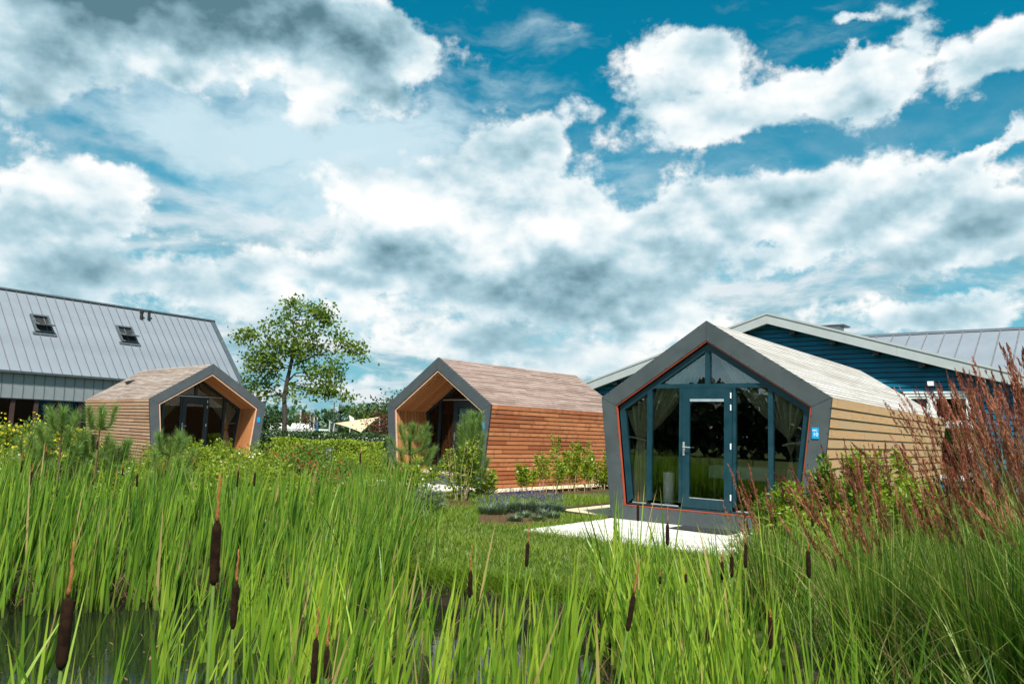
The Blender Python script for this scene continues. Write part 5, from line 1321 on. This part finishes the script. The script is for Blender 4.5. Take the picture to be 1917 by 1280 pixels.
# ------------------------------------------------------------------ cattails, one by one: x, y, tip height, length of the spike, length of the head
CT = [(-.755,2.1,1.434,.12,.16,'large cattail standing tallest and darkest, close in front of the far reeds',1),
 (-1.022,1.9,1.282,.127,.162,'thickest cattail of all, standing over the open dark water',1),
 (-.896,2.7,1.153,.11,.148,'slimmer cattail close beside the tallest one',1),
 (-.618,2.7,.974,.103,.141,'low cattail of a close pair, the thicker one',1),
 (-.684,3.2,.834,.126,.113,'low cattail of a close pair, the thinner one with a long spike',1),
 (-.18,4.3,.964,.139,.133,'cattail standing alone before the wet timber edge',1),
 (.136,5.0,1.014,.121,.146,'cattail rising in front of the open lawn',1),
 (.509,3.3,1.073,.143,.143,'big leaning cattail below the white slabs',1),
 (1.089,6.6,1.117,.109,.13,'cattail reaching up to the left bottom corner of the glass front',1),
 (1.132,5.6,1.089,.118,.146,'cattail in front of the doormat',1),
 (2.381,6.2,1.169,.102,.143,'highest cattail below the blue sign, among plume stems',1),
 (1.742,4.6,1.009,.054,.152,'stout cattail with a green blade beside it, before the weeds',1),
 (2.305,5.6,.918,.135,.127,'cattail with a long rusty spike at the edge of the plume grass',1),
 (2.442,5.6,.631,.054,.126,'short cattail closest to the plume grass',1),
 (1.321,4.0,.745,.038,.148,'lowest stout cattail in front of the weeds',1),
 (1.56,5.2,1.065,.163,.149,'cattail with a tall rusty spike before the slab edge',1),
 (1.583,5.6,.913,.146,.145,'cattail directly beside the tall spiked one',1),
 (1.57,5.8,.773,.075,.131,'slanting cattail at the foot of the tall spiked one',1),
 (1.413,5.6,.40,.10,.128,'cattail almost hidden by leaves, low before the weeds',1),
 (1.421,6.3,.548,.033,.065,'tiny cattail stub below the slabs, the higher of two',1),
 (1.259,6.5,.513,.055,.059,'tiny cattail stub below the slabs, the lower of two',1),
 (-6.116,10,1.124,.113,.146,'cattail in the far reeds nearest the gravel path',0),
 (-5.387,9,1.035,.083,.154,'cattail in the far reeds under the lowest pine',0),
 (-6.406,11,1.2,.11,.124,'high cattail under the pine with the upright leader',0),
 (-6.657,11.5,.863,.099,.099,'small low cattail under the pine with the upright leader',0),
 (-5.711,11,.915,.146,.116,'cattail below the pine with candelabra shoots',0),
 (-5.558,11,.862,.109,.116,'cattail just past the pine with candelabra shoots',0),
 (-5.665,11.5,.834,.099,.121,'cattail under the middle of the pale boarded wall',0),
 (-5.808,12,1.005,.167,.111,'long spiked cattail under the pale boarded wall',0),
 (-4.414,9.5,1.073,.151,.144,'thicker cattail under the lower corner of the pale boarded wall',0),
 (-5.056,11.5,.946,.107,.107,'first of three close cattails under the short bushy pine',0),
 (-5.212,12,.937,.127,.103,'middle one of three close cattails under the short bushy pine',0),
 (-4.951,11.5,.995,.137,.107,'last of three close cattails under the short bushy pine',0),
 (-4.543,11.5,1.116,.138,.122,'cattail standing clear below the pale cabin door',0),
 (-3.054,9,1.16,.131,.173,'long cattail below the bright porch wall, first of a pair',0),
 (-2.923,9.2,1.145,.134,.158,'long cattail below the bright porch wall, second of a pair',0),
 (-4.878,10.5,.526,.083,.089,'short cattail sunk deep in the far reeds',0),
 (-2.141,11.5,1.296,.10,.168,'cattail standing before the bright hedge by the red brown cabin',0),
 (-6.487,12.5,1.427,.217,.133,'highest far cattail, between the two larger young pines',0),
 (-1.744,12,1.035,.064,.096,'cattail against the lower frame edge of the red brown cabin',0)]
for i, (x, y, zt, ls, lh, lab, near) in enumerate(CT):
    zb = max(ground_z(x, y), WATER_Z - .25); r = random.Random(900 + i)
    t = thing('cattail', lab, 'cattail', (x, y, zb), r.uniform(0, 6.28), 'cattails around the pond')
    H = zt - zb; ln = r.uniform(-.05, .05) * (.6 if near else 1.0); cs = 10 if near else 6
    f = lambda z: Vector((ln * ((z - H) / H) * (1 - .3 * z / H) * -1 * H * .8 if False else ln * (z - (H - ls - lh)) , 0, z))
    if i == 7: f = lambda z, q=.16: Vector((q * (z - (H - ls - lh)), 0, z)); t.rotation_euler = (0, 0, 0)
    z2, z1 = H - ls, H - ls - lh
    MB().tube([f(0), f(z1 * .5), f(z1)], [.0065, .0055, .0045], 6).build('stalk', M_RSTALK, t, True)
    w = (.0118 if near else .0120) * r.uniform(.88, 1.15)
    if i == 0: w = .0128
    if i == 1: w = .0142
    MB().tube([f(z1 - .002), f(z1 + .006), f(z1 + lh * .12), f(z1 + lh * .5), f(z1 + lh * .88), f(z2 - .005), f(z2)], [.004, w * .75, w * .95, w, w * .96, w * .7, .004], cs).build('flower_head', M_HEAD, t, True)
    k = 8; rr = [.0052 * (1 - .6 * q / k) * r.uniform(.75, 1.25) for q in range(k + 1)]
    p = [f(z2 + ls * q / k) + Vector((r.uniform(-.002, .002), r.uniform(-.002, .002), 0)) for q in range(k + 1)]
    MB().tube(p, rr, 6).build('spike', M_SPIKE, t, True)
    nl = 3 if near else 2
    for q in range(nl):
        a = r.uniform(0, 6.28)
        V, F, A = strips(np.array([[.01 * math.cos(a), .01 * math.sin(a), 0]]), np.array([a]), H * r.uniform(.72, .98), .017 if near else .014, r.uniform(.05, .22), r.uniform(.0, .12), 6, np.array([r.uniform(-.6, .6)]), .75)
        link('leaf', np_mesh('leaf', V, F, L_REED if near else L_REED_DK, A, True), t)

# ------------------------------------------------------------------ plume grass: clumps of fine blades with tall reddish plumes
def plume_grass(label, x, y, h, nst, nbl, rad, seed, wind=PI, wl=.16):
    r = np.random.default_rng(seed); t = thing('feather_grass', label, 'ornamental grass', (x, y, max(ground_z(x, y), WATER_Z - .1)), 0, 'plume grass clumps at the pond')
    def bases(n, q): a = r.uniform(0, 2*PI, n); d = q * np.sqrt(r.random(n)); return np.stack([d * np.cos(a), d * np.sin(a), 0 * a], -1), a
    B, a = bases(nbl, rad); a = np.where(r.random(nbl) < .3, wind + r.normal(size=nbl) * .9, a)
    nbl0 = nbl
    V, F, A = strips(B, a, h * r.uniform(.35, .78, nbl), r.uniform(.007, .0135, nbl), np.abs(r.normal(size=nbl)) * .12, np.abs(r.normal(size=nbl)) ** 1.6 * .16, 5, None, .7)
    link('blades', np_mesh('blades', V, F, L_PGRASS, A, True), t)
    B, a = bases(nst, rad * .8); a = np.where(r.random(nst) < .88, wind + r.normal(size=nst) * .45, a)
    L = h * r.uniform(.66, 1.04, nst); le = np.abs(wl + r.normal(size=nst) * wl * .45); cu = np.abs(r.normal(size=nst)) * .10
    V, F, A = strips(B, a, L, .0034, le, cu, 6, None, .25)
    link('stems', np_mesh('stems', V, F, L_PSTEM, A), t)
    # plumes: spikelets along the last third of each stem
    k = 105; tt = r.uniform(0, 1, (nst, k)); pl = r.uniform(.20, .32, nst)[:, None] / (h * .9)
    s = 1.0 - pl * (1 - tt); out = L[:, None] * (le[:, None] * s + cu[:, None] * s**2.2); hh = L[:, None] * np.sqrt(np.clip(1 - (le[:, None] + cu[:, None] * 1.1 * s)**2 * .55, .08, 1)) * s
    P = np.stack([B[:, 0:1] + out * np.cos(a)[:, None], B[:, 1:2] + out * np.sin(a)[:, None], B[:, 2:3] + hh], -1)
    fat = (np.sin(PI * np.clip(tt * .92 + .06, 0, 1)) ** .7 * .0062)[..., None]
    off = r.normal(size=(nst, k, 3)) * fat
    D = np.stack([np.cos(a), np.sin(a), 0 * a], -1)[:, None, :] * (le + cu * 2)[:, None, None] + np.array([0, 0, 1.]); D = np.broadcast_to(D, (nst, k, 3)) + off * 6
    tn = np.repeat(np.clip(.5 + .27 * r.normal(size=nst), 0, 1), k)
    V, F, A = leaf_quads((P + off).reshape(-1, 3), 0.0050, 6.0, 0, tn, D.reshape(-1, 3), .24); o = link('plumes', np_mesh('plumes', V, F, L_PLUME, A), t); o['kind'] = 'stuff'
    return t
PG = [(2.62, 5.5, 1.42, 46, 900, .30, 'plume grass clump nearest the weeds, its stems fanning towards the glass cabin'), (2.95, 4.7, 1.72, 84, 1150, .34, 'dense plume grass clump closest to the water'), (3.68, 5.4, 2.0, 120, 1050, .36, 'tall dark plumed grass clump against the white window'),
      (3.15, 6.5, 1.56, 60, 900, .36, 'plume grass clump against the light boarded wall'), (3.05, 3.9, 2.06, 115, 950, .30, 'nearest plume grass clump at the picture edge, tallest plumes'), (4.1, 6.3, 2.16, 125, 750, .40, 'plume grass clump rising before the pale fascia'), (2.35, 6.9, 1.35, 22, 700, .28, 'small plume grass clump behind the cattails')]
for i, (x, y, h, ns, nb, rd, lab) in enumerate(PG): plume_grass(lab, x, y, h, ns, nb, rd, 700 + i, wind=PI * .96, wl=.13 if i else .30)
n = 3600; x = rng.uniform(2.15, 4.6, n); y = rng.uniform(3.6, 8.5, n)
V, F, A = strips(np.stack([x, y, np.maximum(zg(x, y), WATER_Z)], -1), rng.uniform(0, 2*PI, n), rng.uniform(.3, .85, n), .010, .22, .35, 4)
stuff('tall_grass', np_mesh('tall_grass', V, F, L_PGRASS, A))
n = 500; x = rng.uniform(2.1, 4.2, n); y = rng.uniform(4.2, 7.5, n)
V, F, A = strips(np.stack([x, y, np.maximum(zg(x, y), WATER_Z) + rng.uniform(0, .5, n)], -1), rng.uniform(0, 2*PI, n), rng.uniform(.25, .6, n), .006, rng.uniform(.2, .6, n), rng.uniform(.3, .9, n), 4)
stuff('dry_grass', np_mesh('dry_grass', V, F, L_DEAD, A))
